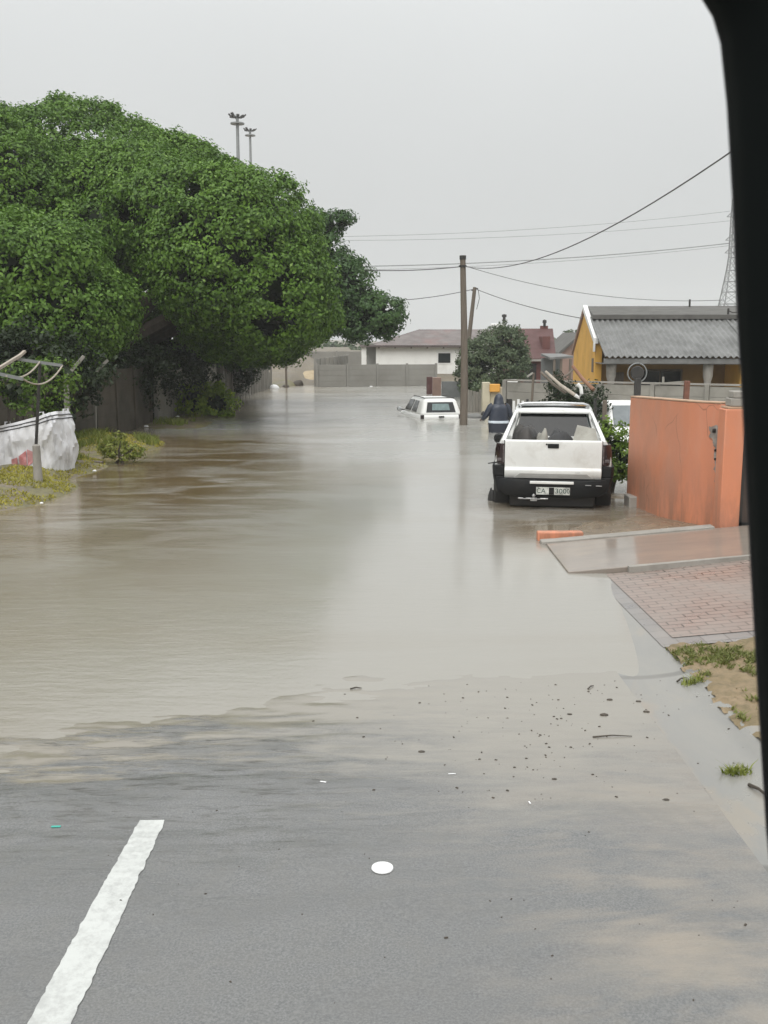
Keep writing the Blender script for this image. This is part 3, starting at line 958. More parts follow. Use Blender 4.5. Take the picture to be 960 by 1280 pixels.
MB().box(-.78, .78, -.12, .1, .26, .47).build('front_bumper', M['white_far'], sc_, bevel=.03)
for s in (-1, 1):
    MB().box(*sorted((s * .5, s * .76)), -.07, .06, .52, .68).build('headlight', M['lamp_clear'], sc_, bevel=.02)
    MB().lathe([(.0, -.06), (.06, -.05), (.08, .0), (.0, .05)], (s * .93, 1.35, .98), 12, 'y').build('side_mirror', M['white_far'], sc_, smooth=True)
    for y in (.75, 3.3): wheel(sc_, s * .73, y, .30, .19, M['silver'])
# ------------------------------------------------------------------ walls and buildings
def orange_material():
    t = NT('orange_plaster')
    X, Y, Z = t.xyz()
    n1 = t.noise(t.pos((1.2, 1.2, .8)), 1.6, 6, .6, .4)
    n2 = t.noise(t.pos((3, 3, .7)), 1.8, 6, .65, .3)
    n3 = t.noise(t.pos(), 24, 4, .6)
    col = t.mix(t.rng(n1, .32, .68, 0, 1), (.62, .235, .125), (.55, .225, .135))
    # rain-washed pale streaks, grime rising from the foot
    col = t.mix(t.rng(n2, .5, .72, 0, .5), col, (.56, .28, .19))
    foot = t.math('MULTIPLY', t.rng(Z, .05, 1.0, 1, 0), t.rng(n2, .38, .6, 0, 1))
    col = t.mix(t.math('MULTIPLY', foot, .6), col, (.19, .105, .07))
    far_end = t.math('MULTIPLY', t.rng(Y, 13.9, 15.6, 0, 1), t.rng(n1, .35, .6, .4, 1))
    col = t.mix(t.math('MULTIPLY', far_end, .5), col, (.40, .235, .165))
    ck = t.n('ShaderNodeTexVoronoi', feature='DISTANCE_TO_EDGE')
    ck.inputs['Scale'].default_value = 1.3
    wv = t.mix(.35, t.pos((1, 1, .7)), t.n('ShaderNodeTexNoise', i_Scale=3.0).outputs['Color'])
    t.l(wv, ck.inputs['Vector'])
    col = t.mix(t.math('MULTIPLY', t.rng(ck.outputs['Distance'], .0, .008, 1, 0), t.rng(n1, .5, .6, 0, .7)), col, (.2, .09, .05))
    return t.set(Base_Color=col, Roughness=t.rng(n1, .3, .7, .42, .65), Normal=t.bump(n3, .22, .01))


M['orange_wall'] = orange_material()
M['orange_top'] = pm('wall_top', (.50, .33, .22), (.36, .24, .16), 5, .7)
M['broken'] = pm('broken_plaster', (.33, .30, .27), (.16, .14, .12), 9, .85, bump=.5, bscale=30)


def ribbon_wall(mb, line, th, z0, ztop, nz=1):
    """upright wall along a ground line; ztop(i) gives the top height at each point"""
    pts = [Vector((x, y, 0)) for x, y in line]
    L = []
    for i, p in enumerate(pts):
        d = (pts[min(i + 1, len(pts) - 1)] - pts[max(i - 1, 0)]).normalized()
        nrm = Vector((-d.y, d.x, 0)) * th / 2
        L.append([p + nrm + Vector((0, 0, z0)), p - nrm + Vector((0, 0, z0)), p - nrm + Vector((0, 0, ztop(i))), p + nrm + Vector((0, 0, ztop(i)))])
    return mb.loft(L)


# orange boundary wall with a broken corner beside its gate post
ow = thing('boundary_wall', 'orange plastered boundary wall, curved, its corner broken next to the gate post', 'wall', (4.3, 14, -.1))
line = []
for k in range(15):
    u = k / 14
    line.append((4.00 + .26 * u + .05 * u * u, 16.0 - 2.0 * u))
cv = [(4.34, 13.84), (4.41, 13.70), (4.485, 13.56), (4.56, 13.40)]
line += cv
mb = MB()
n_ = len(line)
ribbon_wall(mb, line, .16, -.5, lambda i: 1.70 + .06 * i / (n_ - 1))
wall_o = mb.build('wall', M['orange_wall'], ow, world=True, bevel=.012)
mb = MB()
ribbon_wall(mb, line, .175, 0, lambda i: 0)
mb = MB()
pts = [Vector((x, y, 0)) for x, y in line]
L = []
for i, p in enumerate(pts):
    d = (pts[min(i + 1, n_ - 1)] - pts[max(i - 1, 0)]).normalized()
    nn = Vector((-d.y, d.x, 0)) * .085
    z = 1.70 + .06 * i / (n_ - 1)
    L.append([p + nn + Vector((0, 0, z + .002)), p - nn + Vector((0, 0, z + .002)), p - nn + Vector((0, 0, z + .026)), p + nn + Vector((0, 0, z + .026))])
mb.loft(L).build('coping', M['orange_top'], ow, world=True, bevel=.006)
# cavity of broken plaster: a rough grey lump set in the wall face near its end
d = (Vector((4.56, 13.40, 0)) - Vector((4.41, 13.70, 0))).normalized()
nn = Vector((-d.y, d.x, 0))
if nn.y > 0: nn = -nn
e = Vector((4.56, 13.40, 0))
br = MB()
rr = random.Random(4)
edge0 = [(.004, 1.48), (-.10, 1.47), (-.20, 1.43), (-.16, 1.36), (-.19, 1.31), (-.11, 1.28), (-.085, 1.2), (-.05, 1.17), (-.075, 1.05), (-.035, .99), (-.055, .88), (-.02, .80), (-.03, .72), (.004, .68)]
edge = []
for (a0, z0_), (a1, z1_) in zip(edge0, edge0[1:]):
    for k in range(4):
        f = k / 4
        edge.append((min(.004, a0 + (a1 - a0) * f + rr.uniform(-.012, .012)), z0_ + (z1_ - z0_) * f + rr.uniform(-.012, .012)))
edge.append(edge0[-1])
face = [e + d * a + Vector((0, 0, z)) + nn * .083 for a, z in edge]
br.extrude(face, nn * .006)
br.build('broken_patch', M['broken'], ow, world=True)
for a, z, s in ((-.035, 1.14, .022), (-.03, 1.02, .02), (-.07, 1.40, .035)):
    p = e + d * a + Vector((0, 0, z)) + nn * .095
    MB().box(p.x - s, p.x + s, p.y - .01, p.y + .01, p.z - s * .8, p.z + s * .8).build('hole', M['steel_dark'], ow, world=True, bevel=.008)

gp = thing('gate_post', 'slim orange gate post capped with grey blocks, beside the dark gate', 'gate post', (4.56, 12.85, 0))
MB().box(4.33, 4.585, 12.70, 12.98, -.3, 1.735).build('post', M['orange_wall'], gp, world=True, bevel=.012)
MB().box(4.355, 4.60, 12.71, 12.97, 1.737, 1.765).build('cap', M['orange_top'], gp, world=True, bevel=.006)
for i, (x0, x1, z0, z1) in enumerate(((4.40, 4.60, 1.767, 1.87), (4.43, 4.61, 1.872, 1.96))):
    MB().box(x0, x1, 12.74, 12.95, z0, z1).build('block', M['concrete'], gp, world=True, bevel=.012)
MB().box(4.585, 4.60, 12.69, 12.76, 1.16, 1.19).build('hinge', M['steel_dark'], gp, world=True)
gt = thing('driveway_gate', 'dark brown metal gate hung on the orange gate post', 'gate', (4.72, 12.8, .22))
MB().box(4.61, 8.2, 12.80, 12.83, .25, 2.0).build('gate_panel', pm('gate_sheet', (.05, .038, .032), (.035, .028, .025), 2, .5, dirt=(.09, .06, .045), damt=.5), gt, world=True)
fr = MB()
for a, b_ in (((4.625, 12.815, .22), (4.625, 12.815, 2.12)), ((4.625, 12.815, .24), (8.2, 12.815, .24)), ((4.625, 12.815, 2.0), (8.2, 12.815, 2.0)), ((6.4, 12.815, .22), (6.4, 12.815, 2.0))):
    fr.bar(a, b_, .05)
fr.build('gate_frame', M['steel_dark'], gt, world=True)
tagp(MB().lathe([(.0, 0), (.012, .0), (.012, .55), (.0, .55)], (4.60, 12.62, 1.6), 8).build('steel_rod', M['silver']), 'thin grey rod standing beside the blocks on the gate post', 'rod')

# kerb brick
tagp(MB().box(2.02, 2.62, 12.88, 13.02, -.08, .115).build('painted_kerb', M['orange_wall'], bevel=.015), 'orange painted kerb block at the street end of the ramp', 'kerb block')
tagp(MB().box(3.86, 4.02, 15.55, 15.9, -.2, .17).build('concrete_block', M['concrete'], bevel=.02), 'grey concrete block leaning at the far end of the orange wall', 'block')
tagp(MB().bar((3.92, 15.98, -.1), (4.02, 15.98, .62), .04).build('dark_board', M['steel_dark']), 'dark narrow board leaning on the far edge of the orange wall', 'board')


# --- precast panel walls -----------------------------------------------------------------------
def precast(name, label, a, b, height, z0, mat, step=1.55, rows=6, postm=None, cap=True, pile=None):
    a, b = Vector((*a, 0)), Vector((*b, 0))
    L = (b - a).length
    n = max(1, round(L / step))
    th = thing(name, label, 'wall', (a.x, a.y, z0))
    d = (b - a) / n
    dn = d.normalized()
    ang = math.atan2(d.y, d.x)
    for i in range(n + 1):
        p = a + d * i
        m_ = MB().box(-.06, .06, -.07, .07, 0, height + .05)
        o = m_.build('post', postm or mat, th, bevel=.012)
        o.location = p - a; o.rotation_euler = (0, 0, ang)
    for i in range(n):
        p = a + d * i
        m_ = MB()
        for k in range(rows):
            z = k * height / rows
            g = .012
            m_.hexa([(.07, -.022, z + g * .3), (d.length - .07, -.022, z + g * .3), (d.length - .07, .022, z + g * .3), (.07, .022, z + g * .3)],
                    [(.07, -.022, z + height / rows - g), (d.length - .07, -.022, z + height / rows - g), (d.length - .07, .022, z + height / rows - g), (.07, .022, z + height / rows - g)])
        m_.box(.07, d.length - .07, -.012, .012, .0, height - .03)
        o = m_.build('panel', mat, th, bevel=.006)
        o.location = p - a; o.rotation_euler = (0, 0, ang)
    return th


yard = precast('precast_wall', 'grey precast panel wall with a pale top in front of the yellow house', (3.72, 31.0), (11.6, 26.4), 1.86, -.52, M['precast'], 1.5, 6)
MB().bar(Vector((3.72, 31.0, 1.385)) - Vector((0, 0, 0)), Vector((11.6, 26.4, 1.385)), .10, .05).build('coping', M['concrete'], yard, world=True)

far_w = precast('precast_wall', 'long grey precast wall closing the far end of the street below the white house', (-3.75, 56.6), (3.0, 58.2), 1.86, -.62, M['precast_far'], 1.7, 6)
precast('precast_wall', 'brownish wall standing further back behind the sand heap', (-9.5, 72.0), (-1.4, 73.5), 1.95, -.15, M['fence_brown'] if False else M['precast_far'], 1.9, 6)
sidew = precast('precast_wall', 'short wall running back from the far street corner beside the sand', (-3.9, 57.2), (-2.6, 71.5), 1.75, -.2, M['precast_far'], 1.8, 6)

# left boundary: brown panels close by, then palings further down the street
lw = precast('panel_fence', 'dark brown panel fence under the big tree on the left of the street', (-8.15, 16.5), (-7.35, 31.5), 1.85, -.05, M['fence_brown'], 1.6, 6, postm=M['fence_brown'])
lw2 = precast('panel_fence', 'grey panel fence standing in deep shade behind the bright green bush', (-7.3, 32.2), (-6.75, 40.2), 1.75, -.15, M['precast'], 1.6, 5)
pf = thing('paling_fence', 'row of grey upright palings running to the far end of the flooded street', 'fence', (-6.6, 41, -.4))
r = random.Random(5)
npal = 60
for i in range(npal):
    u = i / (npal - 1)
    x, y = -6.62 + .38 * u + r.uniform(-.03, .03), 40.8 + 15.2 * u
    hh = r.uniform(1.45, 1.95) if r.random() > .1 else r.uniform(.8, 1.3)
    w = .20
    MB().hexa([(x - .015, y - w / 2, -.45), (x + .015, y - w / 2, -.45), (x + .015, y + w / 2, -.45), (x - .015, y + w / 2, -.45)],
              [(x - .015 + r.uniform(-.05, .05), y - w / 2, hh - .25), (x + .02, y - w / 2, hh - .25), (x + .02, y + w / 2, hh - .28), (x - .015, y + w / 2, hh - .28)]).build('paling', M['paling'], pf, world=True)
for z in (.3, 1.0):
    MB().bar((-6.66, 40.8, z), (-6.28, 56, z), .05).build('rail', M['paling'], pf, world=True)
MB().box(-6.90, -6.86, 40.6, 57, -.45, 1.45).build('backing_sheet', M['paling'], pf, world=True)


# --- far white house ----------------------------------------------------------------------------
def wbox(name, mat, parent, x0, x1, y0, y1, z0, z1, bevel=0):
    return MB().box(x0, x1, y0, y1, z0, z1).build(name, mat, parent, world=True, bevel=bevel)


Yh = 66.0
px = lambda x, Y=Yh: (x - 480) / FPX * Y * (1.0)
pz = lambda y, Y=Yh: at(480, y, Y).z
wh = thing('white_house', 'long low white house with a grey hipped roof behind the far wall', 'house', (px(560), Yh, 0))
wx0, wx1 = px(470), px(662)
wbox('wall', M['white_wall'], wh, wx0, wx1, Yh, Yh + 6.5, -.2, pz(432))
wbox('porch_wall', M['white_wall'], wh, px(452), px(458), Yh + .4, Yh + .7, -.2, pz(434))
wbox('porch_back', pm('porch_grey', (.45, .45, .43), None, 2, .7), wh, px(458), wx0 - .01, Yh + 2.0, Yh + 2.2, -.2, pz(434))
wbox('porch_roof', M['grey_roof'], wh, px(450), wx0 - .005, Yh + .2, Yh + 3, pz(434) + .01, pz(431))
ez, rz_ = pz(431.5), pz(411)
rx0, rx1 = wx0 - .45, wx1 + .4
rr_ = MB()
ry0, ry1 = Yh - .45, Yh + 6.9
ym = (ry0 + ry1) / 2
hipl = px(524, ym)
V = [(rx0, ry0, ez), (rx1, ry0, ez), (rx1, ry1, ez), (rx0, ry1, ez), (hipl, ym, rz_), (rx1 - 2.4, ym, rz_)]
rr_.add(V, [(0, 1, 5, 4), (2, 3, 4, 5), (1, 2, 5), (3, 2, 1, 0)])
rf = rr_.build('roof', M['grey_roof'], wh, world=True)
hp = MB().add([(rx0, ry0, ez + .012), (rx0, ry1, ez + .012), (hipl, ym, rz_ + .012), (rx0, ry0, ez - .02), (rx0, ry1, ez - .02), (hipl, ym, rz_ - .02)], [(0, 2, 1), (3, 4, 5), (0, 3, 5, 2), (1, 2, 5, 4), (0, 1, 4, 3)])
hp.build('hip_end', M['maroon_roof'], wh, world=True)
MB().box(rx0, rx1, ry0 - .03, ry0 + .05, ez - .13, ez - .005).build('fascia', pm('brown_fascia', (.09, .07, .065), None, 3, .7), wh, world=True)
for k in range(9):
    x = rx0 + .6 + k * 1.05
    wbox('rafter_end', M['timber'], wh, x, x + .09, ry0 + .06, Yh - .004, ez - .2, ez - .08)
wn = wbox('window', M['white_far'], wh, px(545), px(564), Yh - .03, Yh + .05, pz(455), pz(440))
wbox('pane', M['dark_glass'], wn, 0, 0, 0, 0, 0, 0) if False else None
o = MB().box(px(547), px(562), Yh - .045, Yh, pz(453.5), pz(441.5)).build('pane', M['dark_glass'], wh, world=True)
o.parent = wn
lampb = wbox('wall_lamp', M['steel_dark'], wh, px(573), px(576), Yh - .12, Yh - .004, pz(445), pz(438))
# roof tank (geyser) and vent
gy_ = MB().box(px(611, ym), px(630, ym), ym - .3, ym + .3, rz_ - .05, pz(404.5, ym)).build('geyser_box', M['white_far'], wh, world=True, bevel=.05)
MB().lathe([(.0, 0), (.10, 0), (.10, .45), (.16, .46), (.16, .62), (.0, .66)], (px(627.5, ym), ym, pz(404.5, ym) - .02), 12).build('vent_pipe', M['steel_dark'], wh).location -= wh.location

# --- maroon roofed house ------------------------------------------------------------------------
Yr = 49.0
rh = thing('maroon_house', 'brown house with a large plain maroon roof and small chimney', 'house', (px(675, Yr), Yr, 0))
X0, X1 = px(640, Yr), px(694, Yr)
wbox('wall', M['brown_wall'], rh, X0, X1 - .1, Yr + .9, Yr + 7, -.4, pz(449, Yr))
r0z, r1z = pz(450, Yr), pz(412, Yr + 3)
rm = MB()
rm.hexa([(X0 - .2, Yr + .55, r0z), (X1 + .05, Yr + .55, r0z), (px(690, Yr + 3), Yr + 3.6, r1z), (X0 - .2, Yr + 3.6, r1z)],
        [(X0 - .2, Yr + .55, r0z + .06), (X1 + .05, Yr + .55, r0z + .06), (px(690, Yr + 3), Yr + 3.6, r1z + .06), (X0 - .2, Yr + 3.6, r1z + .06)])
rm.hexa([(X0 - .2, Yr + 3.601, r1z), (px(690, Yr + 3), Yr + 3.601, r1z), (X1, Yr + 7.4, r0z), (X0 - .2, Yr + 7.4, r0z)],
        [(X0 - .2, Yr + 3.601, r1z + .06), (px(690, Yr + 3), Yr + 3.601, r1z + .06), (X1, Yr + 7.4, r0z + .06), (X0 - .2, Yr + 7.4, r0z + .06)])
roofo = rm.build('roof', M['maroon_roof'], rh, world=True)
wbox('gable_wall', M['brown_wall'], rh, X1 - .5, X1 - .12, Yr + 1.5, Yr + 6, pz(449, Yr), r1z - .35)
ch = MB().box(px(675, Yr + 3), px(684, Yr + 3), Yr + 3.61, Yr + 3.9, r1z - .05, pz(407, Yr + 3)).build('chimney', M['brown_wall'], rh, world=True)
c2 = MB().lathe([(.0, 0), (.07, 0), (.07, .16), (.11, .17), (.10, .30), (.0, .34)], (px(679.5, Yr + 3), Yr + 3.6, pz(407.5, Yr + 3)), 10).build('chimney_cowl', M['steel_dark'], rh, world=True)
c2.parent = ch
MB().bar((X0, Yr + .35, r0z - .02), (px(676, Yr), Yr + .35, r0z - .02), .12, .10).build('veranda_beam', M['concrete'], rh, world=True)
wbox('door', M['steel_dark'], rh, px(657, Yr), px(672, Yr), Yr + .86, Yr + .9, -.3, pz(455, Yr))
wbox('wall_globe', M['plastic_white'], rh, px(680, Yr), px(683, Yr), Yr + .6, Yr + .72, pz(452, Yr), pz(448, Yr), .03)

# lean-to shelter and the small pink gabled house beyond it
Yl = 44.0
ls = thing('lean_to_shelter', 'open shelter with a flat grey sheet roof beside the yellow gable', 'shelter', (px(700, Yl), Yl, 0))
MB().hexa([(px(685, Yl), Yl, pz(449.5, Yl)), (px(714, Yl), Yl, pz(447.5, Yl)), (px(714, Yl), Yl + 3, pz(446, Yl)), (px(687, Yl), Yl + 3, pz(446, Yl))],
          [(px(685, Yl), Yl, pz(446.8, Yl)), (px(714, Yl), Yl, pz(445, Yl)), (px(714, Yl), Yl + 3, pz(443, Yl)), (px(687, Yl), Yl + 3, pz(443, Yl))]).build('roof_sheet', M['asbestos'], ls, world=True)
for x in (691, 699.5, 711):
    MB().bar((px(x, Yl), Yl + .1, -.6), (px(x, Yl), Yl + .1, pz(449, Yl)), .10).build('post', M['timber'], ls, world=True)
wbox('back_wall', M['steel_grey'], ls, px(686, Yl), px(712, Yl), Yl + 2.6, Yl + 2.7, -.6, pz(449, Yl))
Yp = 58.0
ph = thing('pink_house', 'small pinkish house with a sloping grey roof edge seen past the maroon roof', 'house', (px(710, Yp), Yp, 0))
MB().extrude([(px(697, Yp), Yp, -.5), (px(740, Yp), Yp, -.5), (px(740, Yp), Yp, pz(421, Yp)), (px(722, Yp), Yp, pz(417, Yp)), (px(697, Yp), Yp, pz(441, Yp))], (0, 6, 0)).build('wall', M['pink_wall'], ph, world=True)
MB().hexa([(px(695, Yp), Yp - .2, pz(444, Yp)), (px(723, Yp), Yp - .2, pz(419, Yp)), (px(723, Yp), Yp + 6, pz(419, Yp)), (px(695, Yp), Yp + 6, pz(444, Yp))],
          [(px(695, Yp), Yp - .2, pz(440.5, Yp)), (px(723, Yp), Yp - .2, pz(415, Yp)), (px(723, Yp), Yp + 6, pz(415, Yp)), (px(695, Yp), Yp + 6, pz(440.5, Yp))]).build('roof', M['asbestos_ridge'], ph, world=True)
wbox('upper_wall', M['concrete'], ph, px(698, Yp), px(712, Yp), Yp + 6.1, Yp + 8, 0, pz(421, Yp))
MB().lathe([(.0, 0), (.2, 0), (.2, .25), (.36, .26), (.36, .5), (.0, .55)], (px(705, Yp), Yp + 7, pz(423, Yp)), 12).build('roof_vent', M['steel_dark'], ph, world=True)

# --- yellow house with corrugated veranda roof ---------------------------------------------------
ya = R(-4)
yh = thing('yellow_house', 'yellow house with a grey corrugated veranda roof, white gable boards and columns', 'house', (6.74, 31.0, -.5), ya)
LY = 4.28
b0 = .5                                    # local z of the flood level
Ze, Zc, Zr = 2.58, 3.86, 4.22              # eave, top of corrugated sheets, ridge (local)
MB().extrude([(.02, 2.1, 0), (.02, 8.1, 0), (.02, 8.1, 2.62), (.02, 5.15, Zr - .14), (.02, 2.1, 3.10)], (.22, 0, 0)).build('gable_wall', M['yellow_wall'], yh)
MB().box(.24, 9, 2.35, 2.55, 0, 2.95).build('front_wall', M['veranda_shade_wall'], yh)
MB().box(LY - .02, LY + 5, .55, 2.34, 0, 2.5).build('side_room_wall', M['yellow_wall'], yh, bevel=.01)


def corrugated(x0, x1, y0, z0, y1, z1, pitch=.177, amp=.032, th=.02, per=8):
    n = max(8, int((x1 - x0) / pitch * per))
    rings = []
    for i in range(n + 1):
        x = x0 + (x1 - x0) * i / n
        w = amp * math.sin((x - x0) / pitch * 2 * math.pi)
        rings.append([Vector((x, y0, z0 + w)), Vector((x, y1, z1 + w)), Vector((x, y1, z1 + w - th)), Vector((x, y0, z0 + w - th))])
    return MB().loft(rings)


corrugated(.03, LY + .22, -.05, Ze + .02, 3.95, Zc).build('veranda_roof', M['asbestos'], yh, smooth=True, auto=60)
corrugated(LY + .26, 9.2, .18, Ze + .10, 3.95, Zc + .01).build('side_roof', M['asbestos'], yh, smooth=True, auto=60)
MB().hexa([(.10, 3.6, Zc - .06), (9, 3.6, Zc - .06), (9, 5.15, Zr), (.10, 5.15, Zr)], [(.10, 3.6, Zc + .085), (4.3, 3.6, Zc + .085), (4.3, 5.15, Zr + .06), (.10, 5.15, Zr + .06)]).build('upper_roof', M['asbestos_ridge'], yh)
MB().hexa([(.10, 8.3, 2.6), (9, 8.3, 2.6), (9, 5.152, Zr), (.10, 5.152, Zr)], [(.10, 8.3, 2.66), (9, 8.3, 2.66), (9, 5.152, Zr + .06), (.10, 5.152, Zr + .06)]).build('rear_roof', M['asbestos_ridge'], yh)
bb = MB()
bb.hexa([(-.06, 2.0, 2.98), (.10, 2.0, 2.98), (.10, 5.15, Zr - .10), (-.06, 5.15, Zr - .10)], [(-.06, 2.0, 3.17), (.10, 2.0, 3.17), (.10, 5.15, Zr + .10), (-.06, 5.15, Zr + .10)])
bb.build('barge_board', M['white_far'], yh, bevel=.01)
MB().box(-.06, -.0, 1.97, 2.14, 2.72, 3.0).build('barge_end', M['white_far'], yh, bevel=.01)
MB().hexa([(-.04, 5.152, Zr - .12), (.03, 5.152, Zr - .12), (.03, 8.4, 2.52), (-.04, 8.4, 2.52)], [(-.04, 5.152, Zr + .07), (.03, 5.152, Zr + .07), (.03, 8.4, 2.70), (-.04, 8.4, 2.70)]).build('rear_barge', M['pink_wall'], yh)
MB().box(.0, LY + .1, .0, .07, Ze - .20, Ze - .04).build('fascia', M['concrete'] if False else M['asbestos'], yh, bevel=.006)
MB().box(.02, LY, .071, 2.34, Ze - .215, Ze - .205).build('ceiling', M['steel_grey'], yh)
for x, w in ((.28, 1), (3.22, 1)):
    MB().lathe([(.0, .0), (.16, 0), (.16, .12), (.11, .16), (.095, 1.6), (.11, 1.85), (.15, 2.0), (.16, 2.36), (.0, 2.36)], (x, .30, 0), 14).build('column', M['concrete'], yh, smooth=True)
MB().box(.6, 1.0, 2.30, 2.345, 0, 2.05).build('front_door', M['timber'], yh)
for x0, x1 in ((1.45, 2.9),):
    wv = MB().box(x0, x1, 2.31, 2.345, .95, 2.15).build('window', M['timber'], yh)
    MB().box(x0 + .06, (x0 + x1) / 2 - .03, 2.295, 2.33, 1.02, 2.09).build('pane', M['dark_glass'], wv)
    MB().box((x0 + x1) / 2 + .03, x1 - .06, 2.295, 2.33, 1.02, 2.09).build('pane', M['dark_glass'], wv)
MB().box(-.006, .018, 2.4, 2.75, 2.05, 2.5).build('gable_vent', M['timber'], yh)
for x, y_, z in ((3.62, 5.0, Zr + .02), (4.62, 3.7, Zc + .03)):
    MB().tube([(x, y_, z), (x, y_, z + .26)], .035, 8).build('roof_pipe', M['steel_dark'], yh)
MB().tube([(4.62, 3.7, Zc + .22), (4.75, 3.65, Zc + .15), (5.1, 3.6, Zc + .17), (5.35, 3.5, Zc + .33)], .02, 6).build('roof_bracket', M['steel_dark'], yh)

# --- cream gate pillars, pink pillar, sheet gate along the far right kerb -------------------------
Yg = 35.5
cg = thing('gate_pillar', 'cream gate pillar with an amber box on it, behind the wading person', 'gate pillar', (px(606, Yg), Yg, -.6))
wbox('pillar', M['cream_wall'], cg, px(602.5, Yg), px(612, Yg), Yg, Yg + .4, -.7, pz(478, Yg), .02)
wbox('wing_wall', M['cream_wall'], cg, px(612.2, Yg), px(632, Yg), Yg + .1, Yg + .3, -.7, pz(484, Yg), .02)
wbox('amber_box', M['amber'], cg, px(611, Yg), px(624, Yg), Yg - .08, Yg + .09, pz(490, Yg), pz(480, Yg), .03)
tagp(wbox('cabinet', M['white_wall'], None, px(630, 33.0), px(646, 33.0), 33.0, 33.3, -.6, pz(474.5, 33), .02), 'white topped box standing at the start of the precast wall', 'cabinet')
Ys = 36.5
sg = thing('sheet_gate', 'grey upright sheet gate between the pole and the cream pillar', 'gate', (px(596, Ys), Ys, -.6))
for k in range(5):
    x0 = 582 + k * 4.1
    wbox('sheet', M['paling'], sg, px(x0, Ys), px(x0 + 3.8, Ys), Ys + .02 * (k % 2), Ys + .05 + .02 * (k % 2), -.7, pz(487 + (k * 37 % 4), Ys))
Yq = 46.0
tagp(wbox('brick_pillar', M['pink_wall'], None, px(540.5, Yq), px(551, Yq), Yq, Yq + .4, -.75, pz(472, Yq), .02), 'pinkish brick pillar at the far corner, behind the flooded car', 'pillar')
tagp(wbox('rusty_post', M['maroon_roof'], None, px(533, Yq + 3), px(540, Yq + 3), Yq + 3, Yq + 3.3, -.75, pz(471, Yq + 3), .02), 'dark red post standing left of the pinkish pillar', 'post')
tagp(wbox('metal_gate', M['steel_grey'], None, px(552, Yq), px(579, Yq), Yq + .3, Yq + .36, -.75, pz(477, Yq)), 'grey sheet metal gate between the pinkish pillar and the tall pole', 'gate')
wp = thing('picket_fence', 'short dark fence with a few white pickets behind the pickup', 'fence', (px(650, 30), 29.6, -.5))
for k in range(5):
    x = px(636 + k * 5.6, 29.6)
    MB().box(x - .035, x + .035, 29.58, 29.62, -.55, pz(499 + (k % 2) * 2, 29.6)).build('picket', M['white_far'] if k in (1, 2, 3) else M['steel_dark'], wp, world=True)
MB().bar((px(634, 29.6), 29.65, .2), (px(662, 29.6), 29.65, .2), .05).build('rail', M['steel_dark'], wp, world=True)
wbox('backing', M['steel_dark'], wp, px(633, 29.6), px(640, 29.6), 29.7, 29.75, -.5, pz(499, 29.6))
# ------------------------------------------------------------------ vegetation
def leaf_cloud(name, P, N, size, mat, parent=None, aspect=.55, jit=.55, fold=.12, seed=0):
    """one folded four-cornered leaf per point, facing roughly along N"""
    g = np.random.default_rng(seed)
    n = len(P)
    N = N + g.normal(0, jit, (n, 3))
    N /= np.linalg.norm(N, axis=1, keepdims=True) + 1e-9
    A = g.normal(0, 1, (n, 3))
    A -= (A * N).sum(1, keepdims=True) * N
    A /= np.linalg.norm(A, axis=1, keepdims=True) + 1e-9
    B = np.cross(N, A)
    s = (size * g.uniform(.65, 1.35, n))[:, None]
    V = np.stack([P - A * s * .5, P + B * s * aspect * .5 + N * s * fold, P + A * s * .5 - N * s * fold * .6, P - B * s * aspect * .5 + N * s * fold], 1)
    Q = np.arange(n * 4).reshape(n, 4)
    return np_mesh(name, V.reshape(-1, 3), Q, mat, parent)


def crown_points(lobes, clump_area=.3, clump_r=.5, per=44, seed=0, keep=.86, noise_amp=.16, floor=None, up=.35):
    g = np.random.default_rng(seed)
    Ps, Ns = [], []
    L = np.array([(*c, *r) for c, r in lobes])
    for i, (c, r) in enumerate(lobes):
        c, r = np.array(c), np.array(r)
        area = 4 * np.pi * ((r[0] * r[1]) ** 1.6 / 3 + (r[0] * r[2]) ** 1.6 / 3 + (r[1] * r[2]) ** 1.6 / 3) ** (1 / 1.6)
        k = int(area / clump_area)
        d = g.normal(0, 1, (k, 3)); d /= np.linalg.norm(d, axis=1, keepdims=True)
        f = np.array([1 + noise_amp * 2 * mnoise.noise(Vector(x * 2.6) + Vector((i * 7.7, seed, 0))) + noise_amp * mnoise.noise(Vector(x * 6.1) + Vector((i * 3.3, seed, 5))) for x in d])
        p = c + d * r * f[:, None]
        ok = np.ones(k, bool)
        for j in range(len(lobes)):
            if j == i: continue
            q = (p - L[j, :3]) / (L[j, 3:] * keep)
            ok &= (q ** 2).sum(1) > 1
        if floor is not None: ok &= p[:, 2] > floor
        p, d = p[ok], d[ok]
        n = d / r; n /= np.linalg.norm(n, axis=1, keepdims=True)
        m = len(p)
        if not m: continue
        cr = clump_r * g.uniform(.6, 1.35, m)
        o = g.normal(0, 1, (m, per, 3)); o /= np.linalg.norm(o, axis=2, keepdims=True)
        rad = g.uniform(0, 1, (m, per, 1)) ** .45
        o *= rad
        pp = p[:, None, :] + o * cr[:, None, None] * np.array([1, 1, .75])
        nn = o * .9 + n[:, None, :] * .55 + np.array([0, 0, up])
        Ps.append(pp.reshape(-1, 3)); Ns.append(nn.reshape(-1, 3))
    P, N = np.concatenate(Ps), np.concatenate(Ns)
    N /= np.linalg.norm(N, axis=1, keepdims=True) + 1e-9
    return P, N


